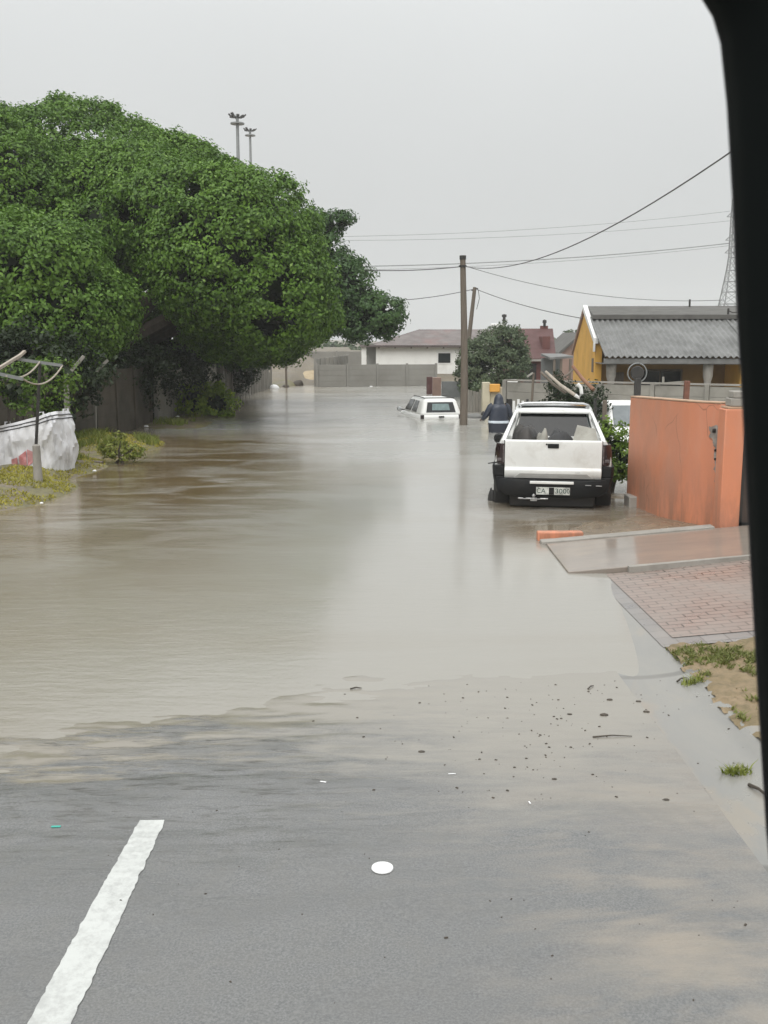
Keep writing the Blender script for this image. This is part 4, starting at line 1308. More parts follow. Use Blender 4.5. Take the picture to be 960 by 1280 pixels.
def inner_points(lobes, n, seed, k0=.35, k1=.85):
    g = np.random.default_rng(seed)
    w = np.array([r[0] * r[1] * r[2] for c, r in lobes]); w = w / w.sum()
    idx = g.choice(len(lobes), n, p=w)
    d = g.normal(0, 1, (n, 3)); d /= np.linalg.norm(d, axis=1, keepdims=True)
    C = np.array([c for c, r in lobes])[idx]; Rr = np.array([r for c, r in lobes])[idx]
    return C + d * Rr * g.uniform(k0, k1, (n, 1)), d


def lobe(pxx, pyy, rx, ry, Y, deep=1.0):
    c = at(pxx, pyy, Y)
    k = Y / FPX
    return ((c.x, c.y, c.z), (rx * k, rx * k * deep, ry * k))


def limbs(mb, base, fork, ends, r0, seed=0):
    rr = random.Random(seed)
    base, fork = Vector(base), Vector(fork)
    mid = base.lerp(fork, .5) + Vector((rr.uniform(-.1, .1), rr.uniform(-.1, .1), 0))
    mb.tube([base - Vector((0, 0, .3)), base + Vector((0, 0, .25)), mid, fork], [r0 * 1.5, r0 * 1.1, r0 * .92, r0 * .85], 12)
    for e in ends:
        e = Vector(e)
        a = fork.lerp(e, .4) + Vector((rr.uniform(-.3, .3), rr.uniform(-.3, .3), rr.uniform(.1, .5)))
        b = fork.lerp(e, .75) + Vector((rr.uniform(-.2, .2), rr.uniform(-.2, .2), rr.uniform(0, .4)))
        mb.tube([fork - Vector((0, 0, .15)), a, b, e], [r0 * .55, r0 * .4, r0 * .25, r0 * .08], 8)
        for _ in range(3):
            f = a.lerp(e, rr.uniform(.2, .8))
            t_ = f + Vector((rr.uniform(-1.3, 1.3), rr.uniform(-1.3, 1.3), rr.uniform(-.3, 1.1)))
            mb.tube([f, f.lerp(t_, .5) + Vector((0, 0, .15)), t_], [r0 * .16, r0 * .11, r0 * .03], 6)


# the big tree over the left half of the street
big = [lobe(95, 278, 174, 132, 38, .8), lobe(290, 316, 108, 102, 31, .9), lobe(212, 226, 72, 50, 36.5, .9), lobe(190, 262, 80, 60, 33, .8), lobe(340, 362, 72, 70, 30.5, 1), lobe(34, 388, 128, 82, 27.5, .8),
       lobe(-90, 290, 190, 155, 33, .8), lobe(270, 290, 76, 76, 36.5, 1), lobe(150, 385, 110, 70, 41, .6), lobe(318, 412, 80, 40, 33, 1),
       lobe(-40, 255, 150, 104, 36, .8), lobe(20, 335, 104, 62, 27, .8), lobe(384, 392, 36, 32, 31.5, 1), lobe(165, 245, 96, 58, 34, .8),
       lobe(232, 272, 92, 62, 31.5, .8), lobe(120, 450, 120, 38, 41, .8), lobe(120, 300, 66, 48, 32, .8)]
bt = thing('spreading_tree', 'huge round crowned dark green tree overhanging the flooded street', 'tree', (-9.4, 33.5, .15))
P, N = crown_points(big, clump_area=.105, clump_r=.34, per=58, seed=3, floor=.9, noise_amp=.045, keep=.93)
print('big tree leaves', len(P))
o = leaf_cloud('crown', P - np.array(bt.location), N, .125, M['tree_leaf'], bt, seed=5, jit=.34)
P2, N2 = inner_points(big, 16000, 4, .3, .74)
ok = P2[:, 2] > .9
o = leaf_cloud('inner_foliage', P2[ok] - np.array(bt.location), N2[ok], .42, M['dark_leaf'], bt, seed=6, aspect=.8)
tb_ = MB()
limbs(tb_, (-9.4, 33.5, .15), (-9.2, 33.5, 2.3), [big[i][0] for i in (0, 1, 3, 4, 5, 6, 7, 9, 10, 12, 13)], .62, 2)
tb_.build('trunk', M['bark'], bt, world=True, smooth=True)

# second tree behind it, reaching further over the road
sec = [lobe(388, 340, 46, 68, 41, 1), lobe(430, 360, 36, 38, 40.5, 1), lobe(427, 274, 13, 9, 41, 1), lobe(410, 282, 12, 12, 41, 1), lobe(385, 394, 50, 28, 41, 1), lobe(468, 394, 33, 25, 40, 1), lobe(340, 340, 64, 85, 43, 1), lobe(447, 405, 20, 20, 40, 1), lobe(300, 420, 70, 38, 43, 1), lobe(484, 402, 16, 18, 40, 1)]
st_ = thing('spreading_tree', 'smaller leafy tree behind the huge one, its ragged right tip over the road', 'tree', (-7.6, 42.5, -.1))
P, N = crown_points(sec, clump_area=.13, clump_r=.34, per=46, seed=8, noise_amp=.08, floor=1.0, keep=.9)
print('second tree leaves', len(P))
leaf_cloud('crown', P - np.array(st_.location), N, .14, M['tree_leaf_far'], st_, seed=9, jit=.36)
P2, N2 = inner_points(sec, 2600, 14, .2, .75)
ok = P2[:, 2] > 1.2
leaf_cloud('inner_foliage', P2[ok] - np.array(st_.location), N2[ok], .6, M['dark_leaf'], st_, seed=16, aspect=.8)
tb_ = MB()
limbs(tb_, (-7.6, 42.5, -.1), (-7.2, 42.3, 2.2), [s[0] for s in sec], .34, 5)
tb_.build('trunk', M['bark'], st_, world=True, smooth=True)


def shrub(name, label, cat, lobes, mat, size, base, clump_area=.10, clump_r=.22, per=26, seed=1, inner=300, stems=7, group=None, noise_amp=.22, floor=-.2):
    t_ = thing(name, label, cat, base, group=group)
    P, N = crown_points(lobes, clump_area, clump_r, per, seed, noise_amp=noise_amp, floor=floor)
    leaf_cloud('foliage', P - np.array(base), N, size, mat, t_, seed=seed)
    if inner:
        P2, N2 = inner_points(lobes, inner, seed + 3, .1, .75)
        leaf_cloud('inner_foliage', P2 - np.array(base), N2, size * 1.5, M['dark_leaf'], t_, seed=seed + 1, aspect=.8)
    mb = MB()
    rr = random.Random(seed)
    for k in range(stems):
        c, r_ = lobes[k % len(lobes)]
        e = Vector(c) + Vector((rr.uniform(-.6, .6) * r_[0], rr.uniform(-.6, .6) * r_[1], rr.uniform(.1, .7) * r_[2]))
        b_ = Vector(base) + Vector((rr.uniform(-.12, .12), rr.uniform(-.12, .12), -.1))
        mb.tube([b_, b_.lerp(e, .5) + Vector((rr.uniform(-.1, .1), rr.uniform(-.1, .1), .05)), e], [.035, .022, .006], 6)
    mb.build('stems', M['bark'], t_, world=True, smooth=True)
    return t_


# dense dark growth under the canopy, behind the fences
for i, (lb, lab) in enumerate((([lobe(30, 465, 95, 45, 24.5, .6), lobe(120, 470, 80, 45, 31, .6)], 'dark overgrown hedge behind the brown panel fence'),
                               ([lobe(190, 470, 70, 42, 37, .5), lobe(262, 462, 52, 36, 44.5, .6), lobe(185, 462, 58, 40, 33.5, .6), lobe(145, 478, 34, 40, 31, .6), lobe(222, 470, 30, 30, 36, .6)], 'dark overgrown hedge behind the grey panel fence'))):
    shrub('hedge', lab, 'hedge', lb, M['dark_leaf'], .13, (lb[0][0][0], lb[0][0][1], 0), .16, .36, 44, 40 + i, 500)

b1 = on(258, 520, 0)
shrub('green_bush', 'bright yellow green bush at the water edge in the shade of the big tree', 'bush',
      [lobe(245, 503, 27, 21, b1.y + .2, .9), lobe(272, 506, 24, 17, b1.y - .1, .9), lobe(222, 508, 18, 14, b1.y + .5), lobe(262, 490, 14, 10, b1.y + .2)], M['bush_leaf'], .14, (b1.x, b1.y, 0), .075, .22, 26, 21, 260)
b2 = on(148, 574, .08)
shrub('leafy_weed', 'green leafy weed clump on the grass hump right of the white bag', 'weed',
      [lobe(148, 553, 7, 13, b2.y, 1), lobe(136, 563, 11, 8, b2.y), lobe(166, 564, 12, 7, b2.y), lobe(150, 567, 16, 7, b2.y)], M['grass_blade'], .085, (b2.x, b2.y, .06), .025, .10, 16, 22, 0, 3, floor=.02)
b3 = on(56, 560, 0)
shrub('creeper', 'bright green creeper hanging over the brown fence behind the clothes line', 'creeper',
      [lobe(70, 470, 26, 22, 20.4, .6), lobe(38, 480, 34, 26, 20.1, .5), lobe(66, 500, 22, 22, 20.3, .4), lobe(15, 490, 30, 24, 19.6, .4)], M['creeper_leaf'], .085, (-7.5, 20.2, 0), .06, .2, 22, 23, 300, 9)
b4 = (3.83, 17.3, -.1)
shrub('green_bush', 'leafy green bush growing between the white pickup and the orange wall', 'bush',
      [lobe(768, 556, 15, 26, 17.3, 1), lobe(780, 572, 14, 18, 17.0, 1), lobe(757, 540, 8, 14, 17.6, 1), lobe(772, 585, 15, 14, 17), lobe(764, 578, 10, 14, 17.2)], M['shrub_leaf'], .075, b4, .035, .13, 30, 24, 200, 5)
ty = 45.0
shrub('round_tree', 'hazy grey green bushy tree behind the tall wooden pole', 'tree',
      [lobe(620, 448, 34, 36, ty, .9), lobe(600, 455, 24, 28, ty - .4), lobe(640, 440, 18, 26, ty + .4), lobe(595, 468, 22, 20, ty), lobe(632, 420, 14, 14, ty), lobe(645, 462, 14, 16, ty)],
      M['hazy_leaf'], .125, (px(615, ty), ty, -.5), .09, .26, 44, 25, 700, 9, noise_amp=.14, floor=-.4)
yb = 24.5
shrub('dark_shrub', 'dark dead looking shrub heap among the leaning poles behind the pickup', 'shrub',
      [lobe(742, 500, 16, 16, yb), lobe(716, 498, 18, 15, yb + .5), lobe(700, 492, 12, 22, yb + 1), lobe(735, 515, 22, 16, yb), lobe(690, 505, 14, 12, yb + 1)], M['dark_leaf'], .09, (px(725, yb), yb, -.45), .07, .2, 30, 26, 260, 9)
shrub('dark_shrub', 'low dark shrub by the water right of the tall wooden pole', 'shrub',
      [lobe(592, 483, 14, 9, 37.2), lobe(607, 480, 8, 6, 37.4)], M['hazy_leaf'], .12, (px(594, 37), 37.2, -.6), .07, .2, 20, 27, 60, 5)
# far band of trees past the end of the street
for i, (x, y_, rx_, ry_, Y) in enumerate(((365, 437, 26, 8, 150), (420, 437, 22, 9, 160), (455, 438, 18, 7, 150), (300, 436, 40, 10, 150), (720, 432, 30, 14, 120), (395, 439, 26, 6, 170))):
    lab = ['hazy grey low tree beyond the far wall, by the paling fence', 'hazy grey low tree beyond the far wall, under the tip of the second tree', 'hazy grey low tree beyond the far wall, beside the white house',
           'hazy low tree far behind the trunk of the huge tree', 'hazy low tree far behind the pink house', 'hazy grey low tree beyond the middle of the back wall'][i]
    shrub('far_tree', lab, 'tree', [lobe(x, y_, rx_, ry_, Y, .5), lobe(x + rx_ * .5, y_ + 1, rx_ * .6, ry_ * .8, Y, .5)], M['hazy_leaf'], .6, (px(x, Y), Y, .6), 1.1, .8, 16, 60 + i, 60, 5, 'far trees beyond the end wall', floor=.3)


# grass and weeds ------------------------------------------------------------------------------
def grass(name, label, pts, h, mat, seed, w=.012, lean=.5):
    g = random.Random(seed)
    V, Q = [], []
    for p in pts:
        a = g.uniform(0, 2 * math.pi)
        hh = h * g.uniform(.5, 1.3)
        d = Vector((math.cos(a), math.sin(a), 0))
        l = Vector((g.uniform(-lean, lean), g.uniform(-lean, lean), 0)) * hh
        p = Vector(p)
        n = len(V)
        ww = w * g.uniform(.7, 1.4)
        V += [p - d * ww, p + d * ww, p + d * ww * .6 + l * .4 + Vector((0, 0, hh * .6)), p - d * ww * .6 + l * .4 + Vector((0, 0, hh * .6)), p + l + Vector((0, 0, hh))]
        V += [p + l * 1.02 + Vector((0, 0, hh * .99))]
        Q += [(n, n + 1, n + 2, n + 3), (n + 3, n + 2, n + 4, n + 5)]
    o = np_mesh(name, np.array([tuple(v) for v in V]), np.array(Q), mat)
    return tagp(o, label, 'grass', kind='stuff')


g_ = random.Random(9)
pts = []
while len(pts) < 30000:
    x, y = g_.uniform(-9.2, -4.9), g_.uniform(13.8, 27.5)
    z = terrain(x, y)
    if z > .012 and mnoise.noise(Vector((x * 1.6, y * 1.3, 4))) + .45 * mnoise.noise(Vector((x * 5, y * 5, 1))) > -.3: pts.append((x, y, z - .01))
grass('grass', 'short yellow green grass on the low humps along the left edge of the water', pts, .045, M['grass_yellow'], 31, .014, 1.1)
pts = []
while len(pts) < 5000:
    x, y = g_.uniform(-9, -5.2), g_.uniform(20.5, 36)
    z = terrain(x, y)
    if z > .05 and mnoise.noise(Vector((x * 1.3, y * 1.1, 14))) > .02: pts.append((x, y, z - .01))
grass('grass', 'longer green grass on the hump before the shaded fence', pts, .16, M['grass_blade'], 32, .014, .7)
pts = []
while len(pts) < 7000:
    x, y = g_.uniform(2.36, 3.9), g_.uniform(4.2, 8.1)
    k = mnoise.noise(Vector((x * 2.3, y * 1.9, 22))) + .4 * mnoise.noise(Vector((x * 7, y * 7, 2)))
    edge = .35 * sm(7.5, 8.1, y) + .35 * sm(3.0, 3.4, x) * sm(6.4, 7.4, y) + .18 * sm(2.75, 2.45, x) * sm(6.2, 6.9, y)
    if k + .5 * mnoise.noise(Vector((x * 16, y * 16, 2))) + edge > .34 + .4 * sm(6.4, 5.6, y): pts.append((x, y, terrain(x, y) + .01))
grass('grass', 'patchy short green grass on the sandy verge by the paved driveway', pts, .034, M['grass_verge'], 33, .006, 1.5)
def tuft(label, c, n, h, r_, mat, seed, w=.005):
    gg = random.Random(seed)
    P_ = []
    for _ in range(n):
        a, q = gg.uniform(0, 6.28), r_ * gg.random() ** .7
        x, y = c[0] + q * math.cos(a), c[1] + q * math.sin(a) * .6
        P_.append((x, y, terrain(x, y)))
    o = grass('weed_tuft', label, P_, h, mat, seed, w, 1.4)
    o['kind'] = 'thing'; o['category'] = 'weed'
    return o


c_ = on(921, 961, .06)
tuft('small green weed torn up on the wet gutter at the lower right', (c_.x, c_.y), 130, .05, .09, M['grass_blade'], 71)
c_ = on(866, 850, .07)
tuft('small green weed at the sandy verge edge beside the gutter', (c_.x, c_.y), 110, .05, .09, M['grass_blade'], 72)
# ------------------------------------------------------------------ poles, wires, masts, pylon
def wire(name, label, a, b, sag, r_, cat='cable', n=24, group=None, mat=None):
    a, b = Vector(a), Vector(b)
    pts = [a.lerp(b, i / n) - Vector((0, 0, 4 * sag * (i / n) * (1 - i / n))) for i in range(n + 1)]
    o = MB().tube(pts, r_, 6).build(name, mat or M['wire'], smooth=True)
    return tagp(o, label, cat, group)


pb = on(578.5, 531, 0)
ptop = at(578.5, 324.5, pb.y)
ul = thing('utility_pole', 'tall weathered wooden pole standing in the water beside the flooded car', 'utility pole', (pb.x, pb.y, -.6))
MB().tube([(pb.x + .02, pb.y, -.6), (pb.x + .03, pb.y, 1.2), (pb.x, pb.y, 3), ptop], [.125, .115, .10, .085], 12).build('pole', M['timber'], ul, world=True, smooth=True)
MB().lathe([(.0, 0), (.10, 0), (.10, .12), (.0, .13)], tuple(ptop), 12).build('cap', M['steel_dark'], ul, world=True)
MB().lathe([(.0, 0), (.12, 0), (.12, .05), (.0, .05)], (ptop.x, ptop.y, ptop.z - .22), 12).build('clamp', M['steel_dark'], ul, world=True)
Y2 = 47
l0, l1 = at(582.5, 455, Y2), at(593.5, 359, Y2)
up2 = thing('utility_pole', 'thinner leaning dark pole behind the tall wooden pole', 'utility pole', (l0.x - .1, Y2, -.6))
MB().tube([(l0.x - .16, Y2, -.6), l0, l1], [.12, .11, .085], 10).build('pole', M['timber'], up2, world=True, smooth=True)
MB().bar(l1 + Vector((-.15, 0, -.15)), l1 + Vector((.15, 0, -.05)), .05).build('bracket', M['steel_dark'], up2, world=True)
MB().tube([l1 + Vector((.16, 0, -.1)), l1 + Vector((.22, 0, -.5)), l1 + Vector((.1, 0, -1.0))], .015, 6).build('loop_cable', M['wire'], up2, world=True)

T1 = ptop - Vector((0, 0, .2))
wire('overhead_cable', 'dark cable from the tall pole to the left, passing behind the tree tip', T1, at(455, 337.5, 33), .06, .016)
wire('overhead_cable', 'cable dropping from the tall pole, then climbing steeply to the upper right', T1 + Vector((.05, 0, 0)), at(935, 175, 13.0), .55, .011)
wire('overhead_cable', 'thin pale cable from the tall pole down towards the yellow roof', T1 + Vector((.05, 0, .02)), at(905, 375, 31), .35, .009)
wire('overhead_cable', 'cable from the leaning pole to the left, ending behind the tree', l1 + Vector((-.1, 0, -.1)), at(490, 376, 46), .08, .018)
wire('overhead_cable', 'cable sloping from the leaning pole to the gable of the yellow house', l1 + Vector((.1, 0, -.1)), at(728, 398, 36), .12, .016)

# high mast floodlights
def mast(label, xpx, ytop, Y, loc_h):
    p = at(xpx, ytop, Y)
    t_ = thing('floodlight_mast', label, 'floodlight mast', (p.x, Y, 0), group='high mast floodlights behind the tree')
    MB().tube([(0, 0, 0), (0, 0, p.z * .5), (0, 0, p.z)], [.30, .23, .16], 10).build('mast', M['steel_grey'], t_, smooth=True)
    MB().lathe([(.0, 0), (.75, 0), (.75, .12), (.0, .14)], (0, 0, p.z - .75), 16).build('head_ring', M['steel_grey'], t_)
    for k in range(8):
        a = k * math.pi / 4 + .25
        d_ = Vector((math.cos(a), math.sin(a), 0))
        f = MB()
        f.bar(d_ * .2 + Vector((0, 0, p.z - .1)), d_ * .75 + Vector((0, 0, p.z + .02)), .10)
        f.bar(d_ * .60 + Vector((0, 0, p.z - .02)), d_ * .92 + Vector((0, 0, p.z + (.26 if k % 4 in (0, 1) else .05))), .30, .13)
        f.build('floodlight', M['steel_dark'], t_)
    MB().lathe([(.0, 0), (.25, 0), (.15, .25), (.0, .3)], (0, 0, p.z), 10).build('cap', M['steel_grey'], t_)
    return t_


mast('dark high floodlight mast rising over the tree, the taller and nearer of two', 296.5, 146, 112, 0)
mast('paler high floodlight mast over the tree, right of the darker one', 312.5, 163, 150, 0)

# lattice pylon, mostly hidden by the window frame
Yp_ = 230.0
pc = at(912.5, 400, Yp_)
ht = at(921, 248, Yp_).z
py = thing('lattice_pylon', 'tall steel lattice pylon in the haze beside the dark window frame', 'pylon', (pc.x, Yp_, 0))
waist = at(921, 322, Yp_).z
lev = [(0, 3.4), (at(921, 395, Yp_).z, 2.5), (at(921, 380, Yp_).z, 2.05), (at(921, 365, Yp_).z, 1.7), (at(921, 352, Yp_).z, 1.4), (at(921, 338, Yp_).z, 1.1), (waist, .85), (at(921, 308, Yp_).z, .85), (at(921, 290, Yp_).z, .85), (at(921, 272, Yp_).z, .85), (ht, .7)]
lg_, br_ = [MB() for _ in range(4)], MB()
for (z0, w0), (z1, w1) in zip(lev, lev[1:]):
    c0 = [Vector((sx * w0, sy * w0, z0)) for sx, sy in ((-1, -1), (1, -1), (1, 1), (-1, 1))]
    c1 = [Vector((sx * w1, sy * w1, z1)) for sx, sy in ((-1, -1), (1, -1), (1, 1), (-1, 1))]
    for k in range(4):
        lg_[k].bar(c0[k], c1[k], .20)
        br_.bar(c0[k], c1[(k + 1) % 4], .09); br_.bar(c0[(k + 1) % 4], c1[k], .09)
        br_.bar(c1[k], c1[(k + 1) % 4], .13)
for q_ in lg_: q_.build('leg', M['steel_grey'], py)
br_.build('bracing', M['steel_grey'], py)
for z in (waist + 1, at(921, 300, Yp_).z, at(921, 270, Yp_).z):
    a_ = MB()
    for s in (-1, 1):
        for yy in (-1, 1): a_.bar((yy * .6, s * .8, z), (0, s * 6, z + .5), .14)
        a_.bar((0, s * .8, z + 1.6), (0, s * 6, z + .5), .14)
    a_.build('cross_arm', M['steel_grey'], py)
for i, (y0, y1, rr_w, lab) in enumerate(((296, 264, .045, 'faint conductor highest in the grey sky, running to the pylon'), (299, 276, .045, 'faint conductor second highest in the sky beside the pylon'),
                                          (333, 304, .11, 'thicker hazy conductor crossing the sky just above the tall pole'), (338, 307, .05, 'lowest faint conductor, just under the thicker hazy one'))):
    wire('power_line', lab, at(300, y0, 205), at(912, y1, Yp_), 1.6, rr_w, 'power line', 30, mat=M['steel_grey'])

# ------------------------------------------------------------------ person wading
pp = on(622, 541, 0)
pe = thing('person', 'person seen from behind in a hooded navy raincoat wading thigh deep', 'person', (px(623, 28.6), 28.6, -.62), R(4))
sk = [((0, 0, .92), .155), ((0, .0, 1.10), .15), ((0, .01, 1.30), .17), ((0, .03, 1.44), .075), ((0, .05, 1.50), .07), ((0, .06, 1.60), .095), ((0, .06, 1.67), .07)]
V = [p for p, r_ in sk]; RR = [r_ for p, r_ in sk]
E = [(i, i + 1) for i in range(len(sk) - 1)]


def chain(root, pts):
    prev = root
    for p, r_ in pts:
        V.append(p); RR.append(r_); E.append((prev, len(V) - 1)); prev = len(V) - 1
    return prev


hands = []
for s in (-1, 1):
    chain(0, [((s * .10, 0, .84), .10), ((s * .12, .03 * s + .02, .48), .066), ((s * .125, .05 * s, .12), .046), ((s * .13, .06 + .05 * s, .045), .05), ((s * .135, .18 + .05 * s, .035), .035)])
    e = chain(2, [((s * .19, .02, 1.36), .065), ((s * .33, .05, 1.12), .048), ((s * .42, .22 if s < 0 else .16, .98 if s < 0 else 1.0), .034), ((s * .43, .27 if s < 0 else .21, .965 if s < 0 else .99), .032)])
    for k in range(4):
        b_ = Vector(V[e])
        q = [(tuple(b_ + Vector((s * .01 + (k - 1.5) * .018, .045, -.006 * k))), .0095), (tuple(b_ + Vector((s * .012 + (k - 1.5) * .021, .08 - .006 * abs(k - 1.3), -.025))), .009), (tuple(b_ + Vector((s * .012 + (k - 1.5) * .02, .09 - .006 * abs(k - 1.3), -.05))), .008)]
        chain(e, q)
    chain(e, [(tuple(Vector(V[e]) + Vector((-s * .04, .02, -.005))), .012), (tuple(Vector(V[e]) + Vector((-s * .055, .05, -.02))), .010)])
me = bpy.data.meshes.new('body')
me.from_pydata(V, E, [])
bo = bpy.data.objects.new('body', me)
COL.objects.link(bo)
mod = bo.modifiers.new('skin', 'SKIN')
for i, r_ in enumerate(RR):
    me.skin_vertices[0].data[i].radius = (r_, r_ * (.78 if i < 3 else 1))
    me.skin_vertices[0].data[i].use_root = (i == 0)
sb = bo.modifiers.new('sub', 'SUBSURF'); sb.levels = 1; sb.render_levels = 1
bpy.context.view_layer.update()
me2 = bpy.data.meshes.new_from_object(bo.evaluated_get(bpy.context.evaluated_depsgraph_get()))
bo.modifiers.clear()
bo.data = me2
me2.materials.clear(); me2.materials.append(M['skin'])
for p_ in me2.polygons: p_.use_smooth = True
bo.parent = pe
nose = MB().lathe([(.0, .0), (.018, .01), (.012, .035), (.0, .04)], (0, .15, 1.60), 8, 'y').build('nose', M['skin'], pe, smooth=True)
bpy.data.objects.remove(nose)


def coat_ring(cx, cy, z, rx_, ry_, n=24, seed=0, wr=.03, sq=2.3):
    out = []
    for k in range(n):
        a = k * 2 * math.pi / n
        ca, sa = math.cos(a), math.sin(a)
        q = (abs(ca) ** sq + abs(sa) ** sq) ** (-1 / sq)
        w = 1 + wr * mnoise.noise(Vector((ca * 2.5, sa * 2.5, z * 6 + seed)))
        out.append(Vector((cx + rx_ * ca * q * w, cy + ry_ * sa * q * w, z)))
    return out


MB().loft([coat_ring(0, .0, z, a, b_, wr=.10) for z, a, b_ in ((.935, .285, .215), (1.02, .275, .205), (1.14, .265, .20), (1.28, .255, .20), (1.36, .225, .185), (1.41, .165, .15), (1.45, .105, .115))], cap=False).build('raincoat', M['navy'], pe, smooth=True, sub=1)
hood = MB().loft([coat_ring(0, c_, z, a, b_, wr=.05, sq=2) for z, c_, a, b_ in ((1.37, .0, .19, .17), (1.45, .015, .145, .15), (1.53, .03, .135, .15), (1.60, .03, .125, .145), (1.66, .025, .095, .115), (1.705, .01, .055, .07), (1.725, .0, .02, .03))])
hood.build('hood', M['navy'], pe, smooth=True, sub=1)
for s in (-1, 1):
    MB().tube([(s * .16, .01, 1.385), (s * .23, .02, 1.33), (s * .33, .05, 1.15), (s * .375, .11, 1.06), (s * .415, .20 if s < 0 else .15, .985 if s < 0 else 1.005)], [.10, .105, .088, .078, .062], 14, cap=False).build('sleeve', M['navy'], pe, smooth=True)
MB().loft([coat_ring(0, 0, z, a, b_, wr=.05) for z, a, b_ in ((.885, .292, .222), (.90, .296, .225), (.945, .294, .222), (.955, .288, .217))], cap=False).build('reflective_band', M['reflective'], pe, smooth=True)
MB().loft([coat_ring(0, 0, z, a, b_, wr=.08) for z, a, b_ in ((.35, .27, .20), (.6, .28, .21), (.8, .285, .215), (.89, .29, .22))], cap=False).build('coat_skirt', M['navy_dark'], pe, smooth=True)

# low dark bundle afloat in front of the person
fb = on(594, 523, 0)
bd = thing('floating_bundle', 'low grey covered bundle half under water between pole and person', 'bundle', (fb.x, fb.y + .3, -.05))
r8 = []
for k in range(9):
    u = k / 8
    w = math.sin(math.pi * min(.97, max(.03, u))) ** .5
    r8.append([Vector((-.34 + .68 * u, .22 * w * math.cos(a), .05 + .16 * w * math.sin(a) * (1 + .3 * mnoise.noise(Vector((u * 4, a, 0)))))) for a in [j * math.pi / 6 for j in range(12)]])
MB().loft(r8).build('cover', M['tarp'], bd, smooth=True)
MB().lathe([(.0, -.08), (.07, -.06), (.10, .0), (.07, .06), (.0, .08)], (.30, 0, .18), 12, 'x').build('dark_end', M['steel_dark'], bd, smooth=True)
MB().bar((-.25, -.23, .03), (.27, -.23, .06), .03).build('dark_edge', M['steel_dark'], bd)

# ------------------------------------------------------------------ left verge: clothes line, bag, posts
cb = on(48, 604, .12)
Yc = cb.y
cl = thing('clothes_line', 'black clothes line pole with a rusty top frame in front of the white bag', 'clothes line', (cb.x, Yc, terrain(cb.x, Yc)))
top = at(50, 452, Yc)
MB().tube([(cb.x, Yc, .08), (cb.x, Yc, .80), (top.x, Yc, top.z)], .028, 8).build('pole', M['steel_dark'], cl, world=True, smooth=True)
MB().lathe([(.0, 0), (.085, 0), (.075, .3), (.065, .72), (.03, .75), (.0, .75)], (cb.x, Yc, .06), 12).build('concrete_sleeve', M['concrete'], cl, world=True, smooth=True)
A1, A2 = at(22, 449, Yc - .1), at(78, 457, Yc + .1)
MB().bar(A1, A2, .05).build('cross_bar', M['steel_grey'], cl, world=True)
B1, B2 = at(-30, 461, Yc - 1.9), at(29, 474, Yc - 1.7)
MB().bar(B1, B2, .05).build('cross_bar', M['steel_grey'], cl, world=True)
MB().bar(A1 + Vector((.04, 0, .06)), at(-12, 467, Yc - 1.8), .045).build('stay', M['timber_pale'], cl, world=True)
MB().bar(at(31, 439, Yc), at(20, 449, Yc - .2), .06, .04).build('stay', M['timber_pale'], cl, world=True)
for p0, p1, s_ in ((A2, B2, .18), (at(50, 452, Yc), at(8, 470, Yc - 1.8), .12)):
    pts = [p0.lerp(p1, i / 12) - Vector((0, 0, 4 * s_ * (i / 12) * (1 - i / 12))) for i in range(13)]
    MB().tube(pts, .014, 6).build('line', M['timber_pale'], cl, world=True)

def bent_post(label, x, ybase, ytop, Y, xt, yt):
    a = at(x, ybase, Y)
    t_ = thing('fence_post', label, 'fence post', (a.x, Y, terrain(a.x, Y)))
    b_ = at(x - 1, ytop, Y)
    MB().bar((a.x, Y, -.05), b_, .11).build('post', M['paling'], t_, world=True, bevel=.01)
    MB().bar(b_ - Vector((.02, 0, .04)), at(xt, yt, Y + .1), .08).build('angled_arm', M['paling'], t_, world=True, bevel=.01)


bent_post('slim grey post with an angled arm on top, against the dark tree shade', 118, 545, 466, 26.3, 135, 450)
bent_post('grey post whose angled arm sticks out above the creeper', 84, 545, 470, 23.2, 105, 445)

# builders' bulk bag: sagging woven cube, open on top
bg = thing('bulk_bag', 'sagging white woven bulk bag with a red mark on the grass hump', 'bulk bag', (-6.95, 19.45, .12), R(-12))
def bag_xy(u, t_):        # u 0..1 round the outline, t_ 0..1 up
    n = 4 * u
    k = int(n) % 4; f = n - int(n)
    cs = [(-.88, -.52), (.66, -.52), (.70, .52), (-.88, .52)]
    a, b_ = cs[k], cs[(k + 1) % 4]
    x, y = a[0] + (b_[0] - a[0]) * f, a[1] + (b_[1] - a[1]) * f
    r_ = (abs(x) ** 5 / .8 ** 5 + abs(y) ** 5 / .52 ** 5) ** .2
    x, y = x / max(r_, .2) * 1.0, y / max(r_, .2) * 1.0
    bul = 1 + .10 * math.sin(t_ * math.pi) - .05 * t_
    q = Vector((x * 2.2, y * 2.2, t_ * 1.6))
    fold = .15 * (abs(mnoise.noise(q + Vector((0, 0, 5)))) - .2) + .10 * (abs(mnoise.noise(Vector((x * 6, y * 6, t_ * 3 + 9)))) - .2) + .06 * abs(mnoise.noise(Vector((x * 13, y * 13, t_ * 8))))
    w = mnoise.noise(q) * .05 - fold + .02 * math.sin(x * 30 + y * 22 + 6 * mnoise.noise(Vector((x * 3, y * 3, t_ * 3)))) * t_
    sag = .10 * (1 - t_)
    return Vector((x * bul * (1 + w), y * bul * (1 + w), 0))
rings = []
nu = 144
for t_ in [i / 16 for i in range(17)]:
    ring = []
    for i in range(nu):
        u = i / nu
        p = bag_xy(u, t_)
        top_h = .95 + .17 * max(-1, min(1, (p.x - .1) / .7)) - .10 * mnoise.noise(Vector((p.x * 2, p.y * 2, 1)))
        p.z = t_ * top_h - (.0 if t_ > .05 else .04)
        ring.append(p)
    rings.append(ring)
